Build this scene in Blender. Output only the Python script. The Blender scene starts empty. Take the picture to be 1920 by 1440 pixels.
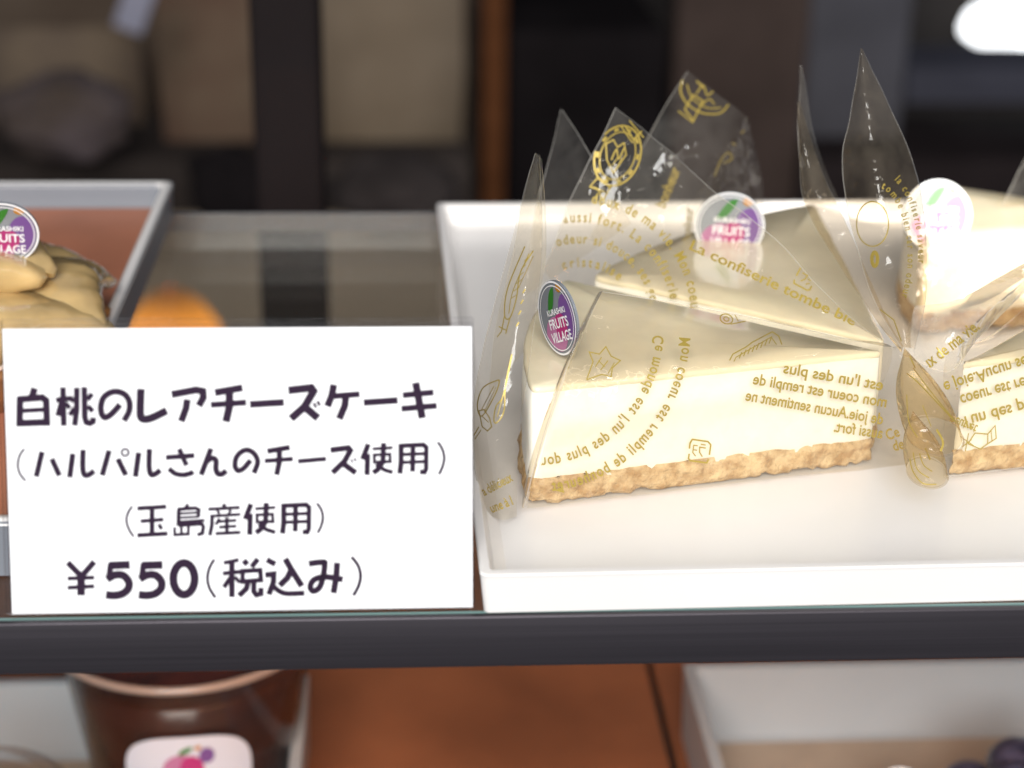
import bpy, bmesh, math, random
from mathutils import Vector, Matrix, noise
from mathutils.bvhtree import BVHTree

# ------------------------------------------------------------------ camera
FPX, PW, PH = 3300.0, 1920.0, 1440.0
PITCH, YAW, ROLL = math.radians(22.7), math.radians(3.7), math.radians(1.0)
CAM = Vector((0.0, -0.298, 0.173))
FW = Vector((math.sin(YAW) * math.cos(PITCH), math.cos(YAW) * math.cos(PITCH), -math.sin(PITCH)))
_r = Vector((math.cos(YAW), -math.sin(YAW), 0)); _u = _r.cross(FW)
RT = _r * math.cos(ROLL) + _u * math.sin(ROLL)
UP = -_r * math.sin(ROLL) + _u * math.cos(ROLL)
S = bpy.context.scene
C = S.collection
cd = bpy.data.cameras.new('camera'); cam = bpy.data.objects.new('camera', cd); C.objects.link(cam)
cam.matrix_world = Matrix(((RT.x, UP.x, -FW.x, CAM.x), (RT.y, UP.y, -FW.y, CAM.y), (RT.z, UP.z, -FW.z, CAM.z), (0, 0, 0, 1)))
cd.sensor_width = 36.0; cd.lens = 36.0 * FPX / PW
cd.clip_start = 0.01; cd.clip_end = 50
cd.dof.use_dof = True; cd.dof.focus_distance = 0.380; cd.dof.aperture_fstop = cd.lens / 5.4
cd.dof.aperture_blades = 0
S.camera = cam

# ------------------------------------------------------------------ light
W = bpy.data.worlds.new('World'); S.world = W; W.use_nodes = True
bg = W.node_tree.nodes['Background']; bg.inputs[0].default_value = (0.80, 0.86, 1.0, 1); bg.inputs[1].default_value = 0.16
def area(name, loc, target, size, energy, col, sy=None):
    l = bpy.data.lights.new(name, 'AREA'); l.size = size; l.energy = energy; l.color = col
    if sy: l.shape = 'RECTANGLE'; l.size_y = sy
    o = bpy.data.objects.new(name, l); C.objects.link(o); o.location = loc
    o.rotation_euler = (Vector(target) - Vector(loc)).to_track_quat('-Z', 'Y').to_euler()
    return o
area('daylight_lamp', (-0.15, -1.70, 1.02), (0.03, 0.08, 0.0), 1.1, 67, (1.0, 0.985, 0.96))
area('case_strip_lamp', (.06, -.075, .235), (.06, .075, .0), .42, .13, (1.0, .93, .84), .022)  # unseen fill added so brightness falls off deeper into the case
sp = bpy.data.lights.new('sunbeam_lamp', 'SPOT'); sp.energy = 560; sp.color = (1, .96, .88); sp.shadow_soft_size = 0.03  # narrow spot added to imitate glare reflected in the front glass
sp.spot_size = math.radians(2.3); sp.spot_blend = 1.0
spo = bpy.data.objects.new('sunbeam_lamp', sp); C.objects.link(spo)
S.view_settings.view_transform = 'Standard'; S.view_settings.look = 'None'
S.view_settings.exposure = 0.0; S.view_settings.gamma = 1.0
S.cycles.use_denoising = True
S.cycles.max_bounces = 14; S.cycles.transparent_max_bounces = 40
S.cycles.sample_clamp_indirect = 4

# ------------------------------------------------------------------ pixel helpers (a pixel gives a direction, depth comes from what it touches)
def ray(x, y): return FW + RT * ((x - 960) / FPX) - UP * ((y - 720) / FPX)
def onz(x, y, z):
    d = ray(x, y); return CAM + d * ((z - CAM.z) / d.z)
def ony(x, y, Y):
    d = ray(x, y); return CAM + d * ((Y - CAM.y) / d.y)
def onplane(x, y, p, n):
    d = ray(x, y); return CAM + d * ((p - CAM).dot(n) / d.dot(n))
def aim(px, py, Y): return ony(px, py, Y)
tgt = ony(1895, 462, .15)
spo.location = (0.85, -1.5, 0.75)
spo.rotation_euler = (tgt - Vector(spo.location)).to_track_quat('-Z', 'Y').to_euler()

# ------------------------------------------------------------------ materials
def mat(name, col, rough=.5, metal=0, noise_amt=0, noise_scale=200, bump=0, bump_scale=400, sss=0, sss_r=(.004, .003, .002), coat=0, spec=.5, emit=None, col2=None):
    m = bpy.data.materials.new(name); m.use_nodes = True
    nt = m.node_tree; b = nt.nodes['Principled BSDF']
    b.inputs['Base Color'].default_value = (*col, 1); b.inputs['Roughness'].default_value = rough
    b.inputs['Metallic'].default_value = metal; b.inputs['Specular IOR Level'].default_value = spec
    b.inputs['Coat Weight'].default_value = coat
    tc = nt.nodes.new('ShaderNodeTexCoord')
    if noise_amt or col2:
        n = nt.nodes.new('ShaderNodeTexNoise'); n.inputs['Scale'].default_value = noise_scale; n.inputs['Detail'].default_value = 5
        nt.links.new(tc.outputs['Object'], n.inputs['Vector'])
        r = nt.nodes.new('ShaderNodeValToRGB')
        c2 = col2 or tuple(c * (1 - noise_amt) for c in col)
        r.color_ramp.elements[0].position = .35; r.color_ramp.elements[1].position = .65
        r.color_ramp.elements[0].color = (*c2, 1); r.color_ramp.elements[1].color = (*col, 1)
        nt.links.new(n.outputs['Fac'], r.inputs['Fac']); nt.links.new(r.outputs['Color'], b.inputs['Base Color'])
    if bump:
        n2 = nt.nodes.new('ShaderNodeTexNoise'); n2.inputs['Scale'].default_value = bump_scale; n2.inputs['Detail'].default_value = 6
        nt.links.new(tc.outputs['Object'], n2.inputs['Vector'])
        bp = nt.nodes.new('ShaderNodeBump'); bp.inputs['Strength'].default_value = bump; bp.inputs['Distance'].default_value = .001
        nt.links.new(n2.outputs['Fac'], bp.inputs['Height']); nt.links.new(bp.outputs['Normal'], b.inputs['Normal'])
    if sss:
        b.inputs['Subsurface Weight'].default_value = sss; b.inputs['Subsurface Radius'].default_value = (1, .8, .6); b.inputs['Subsurface Scale'].default_value = sss_r[0]
    if emit:
        b.inputs['Emission Color'].default_value = (*emit[0], 1); b.inputs['Emission Strength'].default_value = emit[1]
    return m

def clear(name, tint, haze, haze_col, rough=.04, ior=1.45, bump=0, bscale=60, hz_noise=False):
    """thin clear sheet: see-through, with Fresnel reflection and a little milky scatter"""
    m = bpy.data.materials.new(name); m.use_nodes = True; nt = m.node_tree; nt.nodes.clear()
    out = nt.nodes.new('ShaderNodeOutputMaterial')
    tr = nt.nodes.new('ShaderNodeBsdfTransparent'); tr.inputs[0].default_value = (*tint, 1)
    df = nt.nodes.new('ShaderNodeBsdfDiffuse'); df.inputs[0].default_value = (*haze_col, 1)
    gl = nt.nodes.new('ShaderNodeBsdfGlossy'); gl.inputs['Roughness'].default_value = rough
    fr = nt.nodes.new('ShaderNodeFresnel'); fr.inputs[0].default_value = ior
    m1 = nt.nodes.new('ShaderNodeMixShader'); m1.inputs[0].default_value = haze
    m2 = nt.nodes.new('ShaderNodeMixShader')
    geo = nt.nodes.new('ShaderNodeNewGeometry')
    # the Fresnel of a sheet is the same from both faces
    inv = nt.nodes.new('ShaderNodeMixRGB')
    fr2 = nt.nodes.new('ShaderNodeFresnel'); fr2.inputs[0].default_value = 1 / ior
    mx = nt.nodes.new('ShaderNodeMix'); mx.data_type = 'FLOAT'
    nt.nodes.remove(inv)
    lw = nt.nodes.new('ShaderNodeLayerWeight'); lw.inputs[0].default_value = .22
    nt.links.new(tr.outputs[0], m1.inputs[1]); nt.links.new(df.outputs[0], m1.inputs[2])
    nt.nodes.remove(fr); nt.nodes.remove(fr2); nt.nodes.remove(mx); nt.nodes.remove(geo)
    ml = nt.nodes.new('ShaderNodeMath'); ml.operation = 'MULTIPLY_ADD'; ml.inputs[1].default_value = .55; ml.inputs[2].default_value = .03
    nt.links.new(lw.outputs['Fresnel'], ml.inputs[0]); nt.links.new(ml.outputs[0], m2.inputs[0])
    nt.links.new(m1.outputs[0], m2.inputs[1]); nt.links.new(gl.outputs[0], m2.inputs[2])
    nt.links.new(m2.outputs[0], out.inputs[0])
    tc = nt.nodes.new('ShaderNodeTexCoord')
    if bump:
        n = nt.nodes.new('ShaderNodeTexNoise'); n.inputs['Scale'].default_value = bscale; n.inputs['Detail'].default_value = 3
        nt.links.new(tc.outputs['Object'], n.inputs['Vector'])
        b = nt.nodes.new('ShaderNodeBump'); b.inputs['Strength'].default_value = bump; b.inputs['Distance'].default_value = .0045
        nt.links.new(n.outputs['Fac'], b.inputs['Height']); nt.links.new(b.outputs['Normal'], gl.inputs['Normal'])
    if hz_noise:
        n = nt.nodes.new('ShaderNodeTexNoise'); n.inputs['Scale'].default_value = 90; n.inputs['Detail'].default_value = 8; n.inputs['Roughness'].default_value = .7
        nt.links.new(tc.outputs['Object'], n.inputs['Vector'])
        mr = nt.nodes.new('ShaderNodeMapRange'); mr.inputs[1].default_value = .35; mr.inputs[2].default_value = .75
        mr.inputs[3].default_value = haze * .5; mr.inputs[4].default_value = haze * 2.0
        nt.links.new(n.outputs['Fac'], mr.inputs[0]); nt.links.new(mr.outputs[0], m1.inputs[0])
    return m

M = {}
M['tray'] = mat('white_melamine', (.81, .785, .765), .28, noise_amt=.03, noise_scale=30)
M['liner'] = mat('terracotta_liner', (.50, .185, .10), .5, noise_amt=.25, noise_scale=25)  # orange tint paints warm lamplight on the white tray floor
M['card'] = mat('white_paper', (.93, .93, .94), .6)
M['ink'] = mat('dark_plum_ink', (.026, .012, .030), .7, spec=.08)
M['acrylic'] = clear('clear_acrylic', (.98, .98, .985), 0.0, (.9, .9, .95), .03)
M['glass'] = clear('shelf_glass', (.95, .955, .94), .022, (.60, .54, .46), .02)
M['edge'] = mat('glass_edge', (.16, .26, .25), .15, spec=.8)
M['film'] = clear('cellophane', (.955, .925, .865), .030, (.95, .90, .82), .06, bump=1.0, bscale=70, hz_noise=True)
M['milky'] = clear('cellophane_crumpled', (.93, .90, .84), .22, (.92, .88, .80), .10, bump=1.0, bscale=80, hz_noise=True)
M['amber'] = clear('cellophane_rolled', (.90, .81, .64), .05, (.85, .72, .50), .08, bump=1.0, bscale=80, hz_noise=True)
M['dense'] = clear('cellophane_folded', (.87, .79, .67), .040, (.85, .72, .54), .08, bump=1.0, bscale=80, hz_noise=True)
M['filmline'] = clear('cellophane_cut_edge', (.85, .82, .75), .26, (.95, .92, .86), .1)  # brighter, hazier strips paint the light caught along the cut sheet edges
M['filmedge'] = clear('cellophane_roll', (.86, .80, .70), .10, (.75, .66, .52), .08)
M['gold'] = mat('gold_print', (.42, .31, .06), .4, metal=.3)
M['crust'] = mat('biscuit_crust', (.72, .54, .31), .85, col2=(.44, .27, .12), noise_scale=330, bump=.9, bump_scale=700)
M['cheese'] = mat('cheese_filling', (.95, .92, .82), .45, noise_amt=.04, noise_scale=220, bump=.12, bump_scale=500, sss=.25)
M['jelly'] = mat('peach_jelly', (.97, .85, .61), .16, noise_amt=.16, noise_scale=38, bump=.16, bump_scale=90, sss=.3, coat=.3)
M['white'] = mat('white_plastic', (.88, .88, .9), .2, coat=.5)
M['clearp'] = mat('silver_plastic', (.24, .26, .29), .22, metal=.2, coat=.25)
M['green'] = mat('leaf_green', (0.026, 0.172, 0.016), .3)
M['orange'] = mat('orange_dot', (0.442, 0.182, 0.01), .3)
M['purple'] = mat('plum_purple', (0.156, 0.068, 0.25), .3)
M['pink'] = mat('peach_pink', (0.416, 0.156, 0.302), .3)
M['magenta'] = mat('magenta', (0.39, 0.026, 0.156), .3)
M['peach'] = mat('glazed_peach', (.70, .49, .22), .12, noise_amt=.35, noise_scale=60, bump=.22, bump_scale=110, sss=.35, coat=1.0)
M['tart'] = mat('tart_shell', (.42, .18, .05), .7, noise_amt=.4, noise_scale=160, bump=.6, bump_scale=400)
M['cream'] = mat('custard_cream', (.80, .62, .50), .5, noise_amt=.1)
M['board'] = mat('copper_brown_board', (.40, .145, .06), .45, noise_amt=.5, noise_scale=9)
M['cup'] = clear('clear_cup', (.95, .92, .89), .008, (.75, .62, .55), .12)
M['coffee'] = mat('coffee_jelly', (.070, .018, .010), .20, spec=.45, noise_amt=.5, noise_scale=70, bump=.3, bump_scale=60)
M['grape'] = mat('dark_grape', (.020, .016, .035), .35, noise_amt=.7, noise_scale=160, coat=.3, col2=(.075, .07, .12))
M['pastry'] = mat('pale_pastry', (.62, .42, .22), .7, noise_amt=.3, noise_scale=150)
M['baking'] = mat('baking_paper', (.42, .34, .26), .6, noise_amt=.15, noise_scale=40)

# brushed steel bar
def brushed(name, col, rough):
    m = mat(name, col, rough, metal=.85); nt = m.node_tree; b = nt.nodes['Principled BSDF']
    tc = nt.nodes.new('ShaderNodeTexCoord'); mp = nt.nodes.new('ShaderNodeMapping'); mp.inputs['Scale'].default_value = (8, 900, 2600)
    n = nt.nodes.new('ShaderNodeTexNoise'); n.inputs['Scale'].default_value = 1; n.inputs['Detail'].default_value = 4
    nt.links.new(tc.outputs['Object'], mp.inputs[0]); nt.links.new(mp.outputs[0], n.inputs['Vector'])
    r = nt.nodes.new('ShaderNodeValToRGB'); r.color_ramp.elements[0].color = (*[c * .6 for c in col], 1); r.color_ramp.elements[1].color = (*[c * 1.4 for c in col], 1)
    nt.links.new(n.outputs['Fac'], r.inputs[0]); nt.links.new(r.outputs[0], b.inputs['Base Color'])
    return m
M['steel'] = brushed('brushed_dark_steel', (.075, .068, .078), .45)
M['greytray'] = mat('pale_grey_melamine', (.20, .215, .245), .4, noise_amt=.04, noise_scale=30)  # white tray darkened in its colour to paint in the shade
M['lowtray'] = mat('cool_white_melamine', (.38, .42, .45), .4, noise_amt=.04, noise_scale=30)  # white trays greyed in colour for the dim lower compartment

# ------------------------------------------------------------------ object helpers
def link(name, me, m, parent=None, smooth=False):
    o = bpy.data.objects.new(name, me); C.objects.link(o)
    if m: me.materials.append(m)
    if parent: o.parent = parent
    if smooth:
        for p in me.polygons: p.use_smooth = True
    return o
def bmo(name, bm, m, parent=None, smooth=False):
    me = bpy.data.meshes.new(name); bm.to_mesh(me); bm.free(); return link(name, me, m, parent, smooth)
def tag(o, label, cat=None, group=None, kind=None):
    if label: o['label'] = label
    if cat: o['category'] = cat
    if group: o['group'] = group
    if kind: o['kind'] = kind
    return o
def thing(name, label, cat, loc=(0, 0, 0), rz=0, group=None):
    o = bpy.data.objects.new(name, None); C.objects.link(o); o.empty_display_size = .01
    o.location = loc; o.rotation_euler = (0, 0, rz); bpy.context.view_layer.update()
    return tag(o, label, cat, group)
def wchild(o, parent):
    """parent an object whose mesh is in world coordinates"""
    o.parent = parent; o.matrix_parent_inverse = Matrix.LocRotScale(parent.location, parent.rotation_euler, None).inverted(); return o
def box(bm, x0, x1, y0, y1, z0, z1):
    vs = [bm.verts.new((x, y, z)) for z in (z0, z1) for y in (y0, y1) for x in (x0, x1)]
    for f in ((0, 2, 3, 1), (4, 5, 7, 6), (0, 1, 5, 4), (2, 6, 7, 3), (0, 4, 6, 2), (1, 3, 7, 5)): bm.faces.new([vs[i] for i in f])
def boxo(name, dims, m, parent=None, bev=0):
    bm = bmesh.new(); box(bm, *dims)
    if bev: bmesh.ops.bevel(bm, geom=bm.edges[:], offset=bev, segments=3, affect='EDGES', profile=.5)
    return bmo(name, bm, m, parent, bool(bev))
def lathe(bm, prof, n=48, cx=0, cy=0, close=False):
    rings = []
    for r, z in prof:
        rings.append([bm.verts.new((cx + r * math.cos(2 * math.pi * i / n), cy + r * math.sin(2 * math.pi * i / n), z)) for i in range(n)])
    for a, b in zip(rings, rings[1:]):
        for i in range(n): bm.faces.new((a[i], a[(i + 1) % n], b[(i + 1) % n], b[i]))
    if close: bm.faces.new(rings[-1]); bm.faces.new(rings[0][::-1])
    return rings
def cat(pts, n=8, closed=False):
    """Catmull-Rom through points (tuples or vectors)"""
    P = [Vector(p) for p in pts]
    if len(P) < 3 and not closed: return [P[0].lerp(P[1], i / n) for i in range(n + 1)] if len(P) == 2 else P
    out = []; L = len(P)
    for i in range(L if closed else L - 1):
        if closed: a, b, c, d = P[i - 1], P[i], P[(i + 1) % L], P[(i + 2) % L]
        else: a, b, c, d = P[max(i - 1, 0)], P[i], P[i + 1], P[min(i + 2, L - 1)]
        for k in range(n):
            t = k / n
            out.append(.5 * ((2 * b) + (c - a) * t + (2 * a - 5 * b + 4 * c - d) * t * t + (3 * b - a - 3 * c + d) * t ** 3))
    if not closed: out.append(P[-1].copy())
    return out
def strokes_mesh(strokes, proj, lift):
    """strokes: (pts2d, width, smooth, closed); proj maps a 2D point and a height to 3D. Flat ribbons with mitred joints, each a hair above the last"""
    V, Fc = [], []
    for k, s in enumerate(strokes):
        pts, w = s[0], s[1]; sm = s[2] if len(s) > 2 else False; cl = s[3] if len(s) > 3 else False
        P = [Vector((p[0], p[1])) for p in pts]
        if sm: P = [Vector((v[0], v[1])) for v in cat([(p.x, p.y, 0) for p in P], 7, cl)]
        n = len(P); base = len(V); h = lift + (k % 9) * .000012
        for i in range(n):
            a = P[i - 1] if (i > 0 or cl) else None; b = P[(i + 1) % n] if (i < n - 1 or cl) else None
            d1 = (P[i] - a).normalized() if a is not None else None; d2 = (b - P[i]).normalized() if b is not None else None
            d1 = d1 if d1 is not None else d2; d2 = d2 if d2 is not None else d1
            t = (d1 + d2); t = t.normalized() if t.length > 1e-6 else d1
            nn = Vector((-t.y, t.x)); c = max(.5, nn.dot(Vector((-d1.y, d1.x))))
            V.append(proj(P[i] + nn * (w / 2 / c), h)); V.append(proj(P[i] - nn * (w / 2 / c), h))
        for i in range(n if cl else n - 1):
            j = (i + 1) % n; Fc.append((base + 2 * i, base + 2 * i + 1, base + 2 * j + 1, base + 2 * j))
    return V, Fc
_tc = {}
def text_mesh(s, bold=.0):
    """outline text as a flat mesh (height 1): vertices, faces, width"""
    if (s, bold) in _tc: return _tc[(s, bold)]
    cu = bpy.data.curves.new('t', 'FONT'); cu.body = s; cu.size = 1; cu.resolution_u = 3; cu.offset = bold
    o = bpy.data.objects.new('t', cu); C.objects.link(o); bpy.context.view_layer.update()
    me = bpy.data.meshes.new_from_object(o.evaluated_get(bpy.context.evaluated_depsgraph_get()))
    V = [(v.co.x, v.co.y) for v in me.vertices]; Fc = [tuple(p.vertices) for p in me.polygons]
    bpy.data.objects.remove(o); bpy.data.curves.remove(cu); bpy.data.meshes.remove(me)
    _tc[(s, bold)] = (V, Fc, max([v[0] for v in V] + [0])); return _tc[(s, bold)]
def meshobj(name, V, Fc, m, parent=None, smooth=False):
    me = bpy.data.meshes.new(name); me.from_pydata([tuple(v) for v in V], [], Fc); me.update(); return link(name, me, m, parent, smooth)

# ================================================================== SETTING BEHIND THE SHELF
wallm = mat('dark_brown_wall', (.030, .022, .019), .8, noise_amt=.5, noise_scale=3)
w_ = boxo('wall', (-3.2, 3.8, 4.2, 4.3, -2.4, 2.6), wallm); tag(w_, None, kind='structure')
fl = boxo('floor', (-3.2, 3.8, .6, 4.2, -2.5, -2.4), mat('dark_floor', (.05, .04, .035), .6, noise_amt=.3, noise_scale=5)); tag(fl, None, kind='structure')

# ================================================================== GLASS SHELF
XL, XR, YB = -.30, .36, .262
sh = thing('glass_shelf', 'clear glass shelf with a dark brushed steel bar along its front edge', 'shelf', (0, 0, -.0065))
o = boxo('glass_plate', (XL, XR, .002, YB, -.0065, -.0004), M['glass']); wchild(o, sh)
o = boxo('glass_edge', (XL, XR, .0006, .0010, -.0062, -.0002), M['edge']); wchild(o, sh)
o = boxo('front_bar', (XL, XR, -.0012, .0004, -.0116, -.0003), M['steel'], bev=.0003); wchild(o, sh)
o = boxo('back_edge', (XL, XR, YB + .0002, YB + .0014, -.0065, -.0004), mat('rear_glass_edge', (.26, .26, .27), .3)); wchild(o, sh)

# lower shelf
ZL = -.19
ls = thing('lower_shelf', 'reddish brown board of the lower shelf glowing orange under warm light', 'shelf', (0, 0, ZL))
bm = bmesh.new(); 
o = boxo('board', (XL, .0915, -.03, .42, ZL - .012, ZL), M['board']); wchild(o, ls)
o = boxo('board', (.0945, XR, -.03, .42, ZL - .012, ZL), M['board']); wchild(o, ls)
o = boxo('joint_strip', (.0916, .0944, -.03, .42, ZL - .012, ZL - .004), mat('joint', (.02, .018, .016), .6)); wchild(o, ls)

# ================================================================== TRAYS
def tray(name, label, x0, x1, y0, y1, z0, h, rim, wall, rot=0, floor_m=None, group=None, slope=.0009, body='tray', lz=.0021, rimm=None):
    """shallow tray: floor, sloped walls and a flat rounded rim"""
    t = thing(name, label, 'tray', ((x0 + x1) / 2, (y0 + y1) / 2, z0), rot, group)
    hx, hy = (x1 - x0) / 2, (y1 - y0) / 2
    def loop(ins, z, r):
        out = []
        for cx, cy, a0 in ((hx - ins - r, hy - ins - r, 0), (-hx + ins + r, hy - ins - r, 90), (-hx + ins + r, -hy + ins + r, 180), (hx - ins - r, -hy + ins + r, 270)):
            for k in range(6):
                a = math.radians(a0 + k * 18); out.append((cx + r * math.cos(a), cy + r * math.sin(a), z))
        return out
    bm = bmesh.new()
    prof = [(slope, 0, .0012), (slope * .15, h - .0008, .0015), (0, h - .0003, .0015), (.0003, h, .0015), (wall - .0003, h, .001), (wall, h - .0004, .001), (wall + rim * .3, h * .6, .002), (wall + rim * .7, .0030, .002), (wall + rim + .002, .0018, .002)]
    R = [[bm.verts.new(p) for p in loop(i, z, r)] for i, z, r in prof]
    n = len(R[0])
    for a, b in zip(R, R[1:]):
        for i in range(n): bm.faces.new((a[i], a[(i + 1) % n], b[(i + 1) % n], b[i]))
    bm.faces.new(R[0][::-1])
    if floor_m is None: bm.faces.new(R[-1])
    if rimm:
        b2 = bmesh.new(); Q = [[b2.verts.new(p) for p in loop(i, z, r)] for i, z, r in ((-.0001, h - .0008, .003), (.0004, h + .0002, .003), (wall - .0004, h + .0002, .002), (wall + .0001, h - .0008, .002))]
        for a, b in zip(Q, Q[1:]):
            for i in range(n): b2.faces.new((a[i], a[(i + 1) % n], b[(i + 1) % n], b[i]))
        bmo('tray_rim', b2, M[rimm], t, True)
    bmo('tray_body', bm, M[body], t, False)
    if floor_m:
        bm = bmesh.new(); bm.faces.new([bm.verts.new(p) for p in loop(wall + rim * (.7 if lz > .003 else 1) - .0002 + .0003, lz, .002)]); bmo('liner', bm, floor_m, t)
    return t
tray('cake_tray', 'low white tray carrying the wrapped cheesecake slices', .0118, .30, .0012, .2465, 0, .0088, .002, .0022, math.radians(.9))
tray('tart_tray', 'deep white tray with terracotta coloured floor holding the peach tart', -.32, onz(325, 340, .0125).x, .0165, onz(325, 340, .0125).y, 0, .0125, .002, .0032, 0, M['liner'], body='greytray', lz=.0050, rimm='tray')  # darkened body and pale rim carry the shading in their colours
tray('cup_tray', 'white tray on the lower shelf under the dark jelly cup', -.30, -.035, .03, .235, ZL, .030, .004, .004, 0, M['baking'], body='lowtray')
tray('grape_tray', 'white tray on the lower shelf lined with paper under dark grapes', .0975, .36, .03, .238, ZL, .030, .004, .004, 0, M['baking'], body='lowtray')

# ================================================================== PRICE CARD
LEAN = math.radians(16)
cn = Vector((0, -math.cos(LEAN), math.sin(LEAN)))           # card normal
c0 = Vector((0, .0012, .0004)); cu_, cv_ = Vector((1, 0, 0)), Vector((0, math.sin(LEAN), math.cos(LEAN)))
pc = thing('price_card', 'white price card in a clear acrylic holder reading 550 yen', 'price card', (-.032, .006, 0))
def cpt(x, y, off=0): return onplane(x, y, c0 + cn * 0, cn) + cn * off
def slab(name, quad, off0, off1, m, bev=0):
    bm = bmesh.new(); a = [bm.verts.new(q + cn * off0) for q in quad]; b = [bm.verts.new(q + cn * off1) for q in quad]
    bm.faces.new(a[::-1]); bm.faces.new(b)
    for i in range(4): bm.faces.new((a[i], a[(i + 1) % 4], b[(i + 1) % 4], b[i]))
    if bev: bmesh.ops.bevel(bm, geom=bm.edges[:], offset=bev, segments=2, affect='EDGES')
    return wchild(bmo(name, bm, m), pc)
# true rectangle fitted to the photographed corners
tl, tr, br, bl = cpt(8, 622), cpt(884, 607), cpt(887, 1151), cpt(20, 1163)
cx0, cx1 = (tl.x + bl.x) / 2, (tr.x + br.x) / 2
vtop = (tl - c0).dot(cv_) * .5 + (tr - c0).dot(cv_) * .5
def cq(x0, x1, v0, v1): return [c0 + cu_ * x0 + cv_ * v0, c0 + cu_ * x1 + cv_ * v0, c0 + cu_ * x1 + cv_ * v1, c0 + cu_ * x0 + cv_ * v1]
slab('paper_card', cq(cx0, cx1, .0002, vtop), -.0006, 0, M['card'])
slab('acrylic_back', cq(cx0 - .0006, cx1 + .0004, .0006, vtop + .0018), -.0024, -.0008, M['acrylic'], .0003)
slab('acrylic_front', cq(cx0 - .0008, cx1 + .0003, .0004, vtop + .0010), .0009, .0018, M['acrylic'], .0002)
o = boxo('acrylic_foot', (cx0 - .0006, cx1 + .0004, .0030, .0150, .0002, .0017), M['acrylic'], bev=.0003); wchild(o, pc)

ZS = 1920 / 460.
def Z(ox, oy, pts): return [(ox + x / ZS, oy + y / ZS) for x, y in pts]
A_, B_, C_, D_ = (0, 600), (440, 600), (0, 880), (440, 880)
def st(pan, w, pts, sm=False, cl=False): return (Z(*pan, pts), w * (1.22 if w > 16 else 1.45) / ZS, sm, cl)
def ell(cx, cy, rx, ry, n=24): return [(cx + rx * math.cos(2 * math.pi * i / n), cy + ry * math.sin(2 * math.pi * i / n)) for i in range(n)]
line1 = [
 st(A_, 46, [(272, 532), (250, 602)]), st(A_, 44, [(157, 602), (153, 832)]), st(A_, 44, [(138, 622), (330, 606), (362, 630), (368, 828)]), st(A_, 30, [(170, 710), (360, 700)]), st(A_, 44, [(140, 808), (390, 798)]),
 st(A_, 38, [(493, 525), (500, 828)]), st(A_, 34, [(438, 626), (562, 612)]), st(A_, 34, [(482, 640), (452, 750)]), st(A_, 28, [(515, 650), (548, 690)]),
 st(A_, 38, [(601, 528), (600, 700), (585, 826)]), st(A_, 30, [(545, 600), (578, 640)]), st(A_, 30, [(582, 690), (545, 745)]),
 st(A_, 38, [(660, 524), (664, 760), (675, 800), (705, 808), (728, 795), (730, 762)]), st(A_, 32, [(722, 575), (685, 625)]), st(A_, 32, [(688, 672), (728, 715)]),
 st(A_, 40, [(940, 660), (880, 728), (826, 762), (797, 735), (790, 672), (812, 606), (868, 566), (930, 562), (985, 590), (1015, 650), (1008, 720), (970, 788)], True),
 st(A_, 50, [(1103, 538), (1098, 700), (1104, 760), (1138, 776), (1200, 760), (1305, 708)], True),
 st(A_, 46, [(1344, 582), (1535, 546), (1588, 556), (1592, 605), (1556, 672)]), st(A_, 46, [(1466, 620), (1456, 690), (1418, 794)]),
 st(A_, 46, [(1682, 568), (1898, 530)]), st(A_, 38, [(1650, 664), (1927, 645)]), st(A_, 50, [(1795, 550), (1795, 680), (1768, 796)]),
 st(B_, 44, [(120, 660), (385, 644)]),
 st(B_, 50, [(420, 550), (600, 530), (618, 556), (545, 680), (440, 772)]), st(B_, 50, [(552, 684), (652, 768)]), st(B_, 15, [(618, 650), (638, 684)]), st(B_, 15, [(648, 634), (668, 668)]),
 st(B_, 46, [(776, 505), (760, 590), (726, 676)]), st(B_, 38, [(770, 596), (978, 580)]), st(B_, 46, [(870, 600), (862, 670), (818, 774)]),
 st(B_, 42, [(1010, 646), (1276, 628)]),
 st(B_, 48, [(1416, 490), (1468, 768)]), st(B_, 38, [(1315, 588), (1556, 566)]), st(B_, 38, [(1305, 694), (1582, 670)])]
def use_you(pan, dx, dy):
    q = lambda pts: [(x + dx, y + dy) for x, y in pts]
    return [st(pan, 34, q([(1046, 970), (1000, 1090)])), st(pan, 34, q([(1040, 1046), (1036, 1212)])), st(pan, 20, q([(1080, 1008), (1236, 998)])), st(pan, 34, q([(1166, 962), (1160, 1110), (1120, 1170), (1084, 1196)])),
            st(pan, 20, q([(1092, 1056), (1214, 1050), (1218, 1108), (1094, 1112)]), False, True), st(pan, 26, q([(1105, 1128), (1170, 1172), (1236, 1192)])),
            st(pan, 34, q([(1302, 968), (1302, 1120), (1292, 1202)])), st(pan, 30, q([(1300, 984), (1478, 976), (1500, 996), (1498, 1165), (1486, 1190), (1450, 1188)])), st(pan, 32, q([(1395, 985), (1392, 1186)])), st(pan, 22, q([(1310, 1052), (1490, 1045)])), st(pan, 22, q([(1310, 1114), (1490, 1107)]))]
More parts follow.
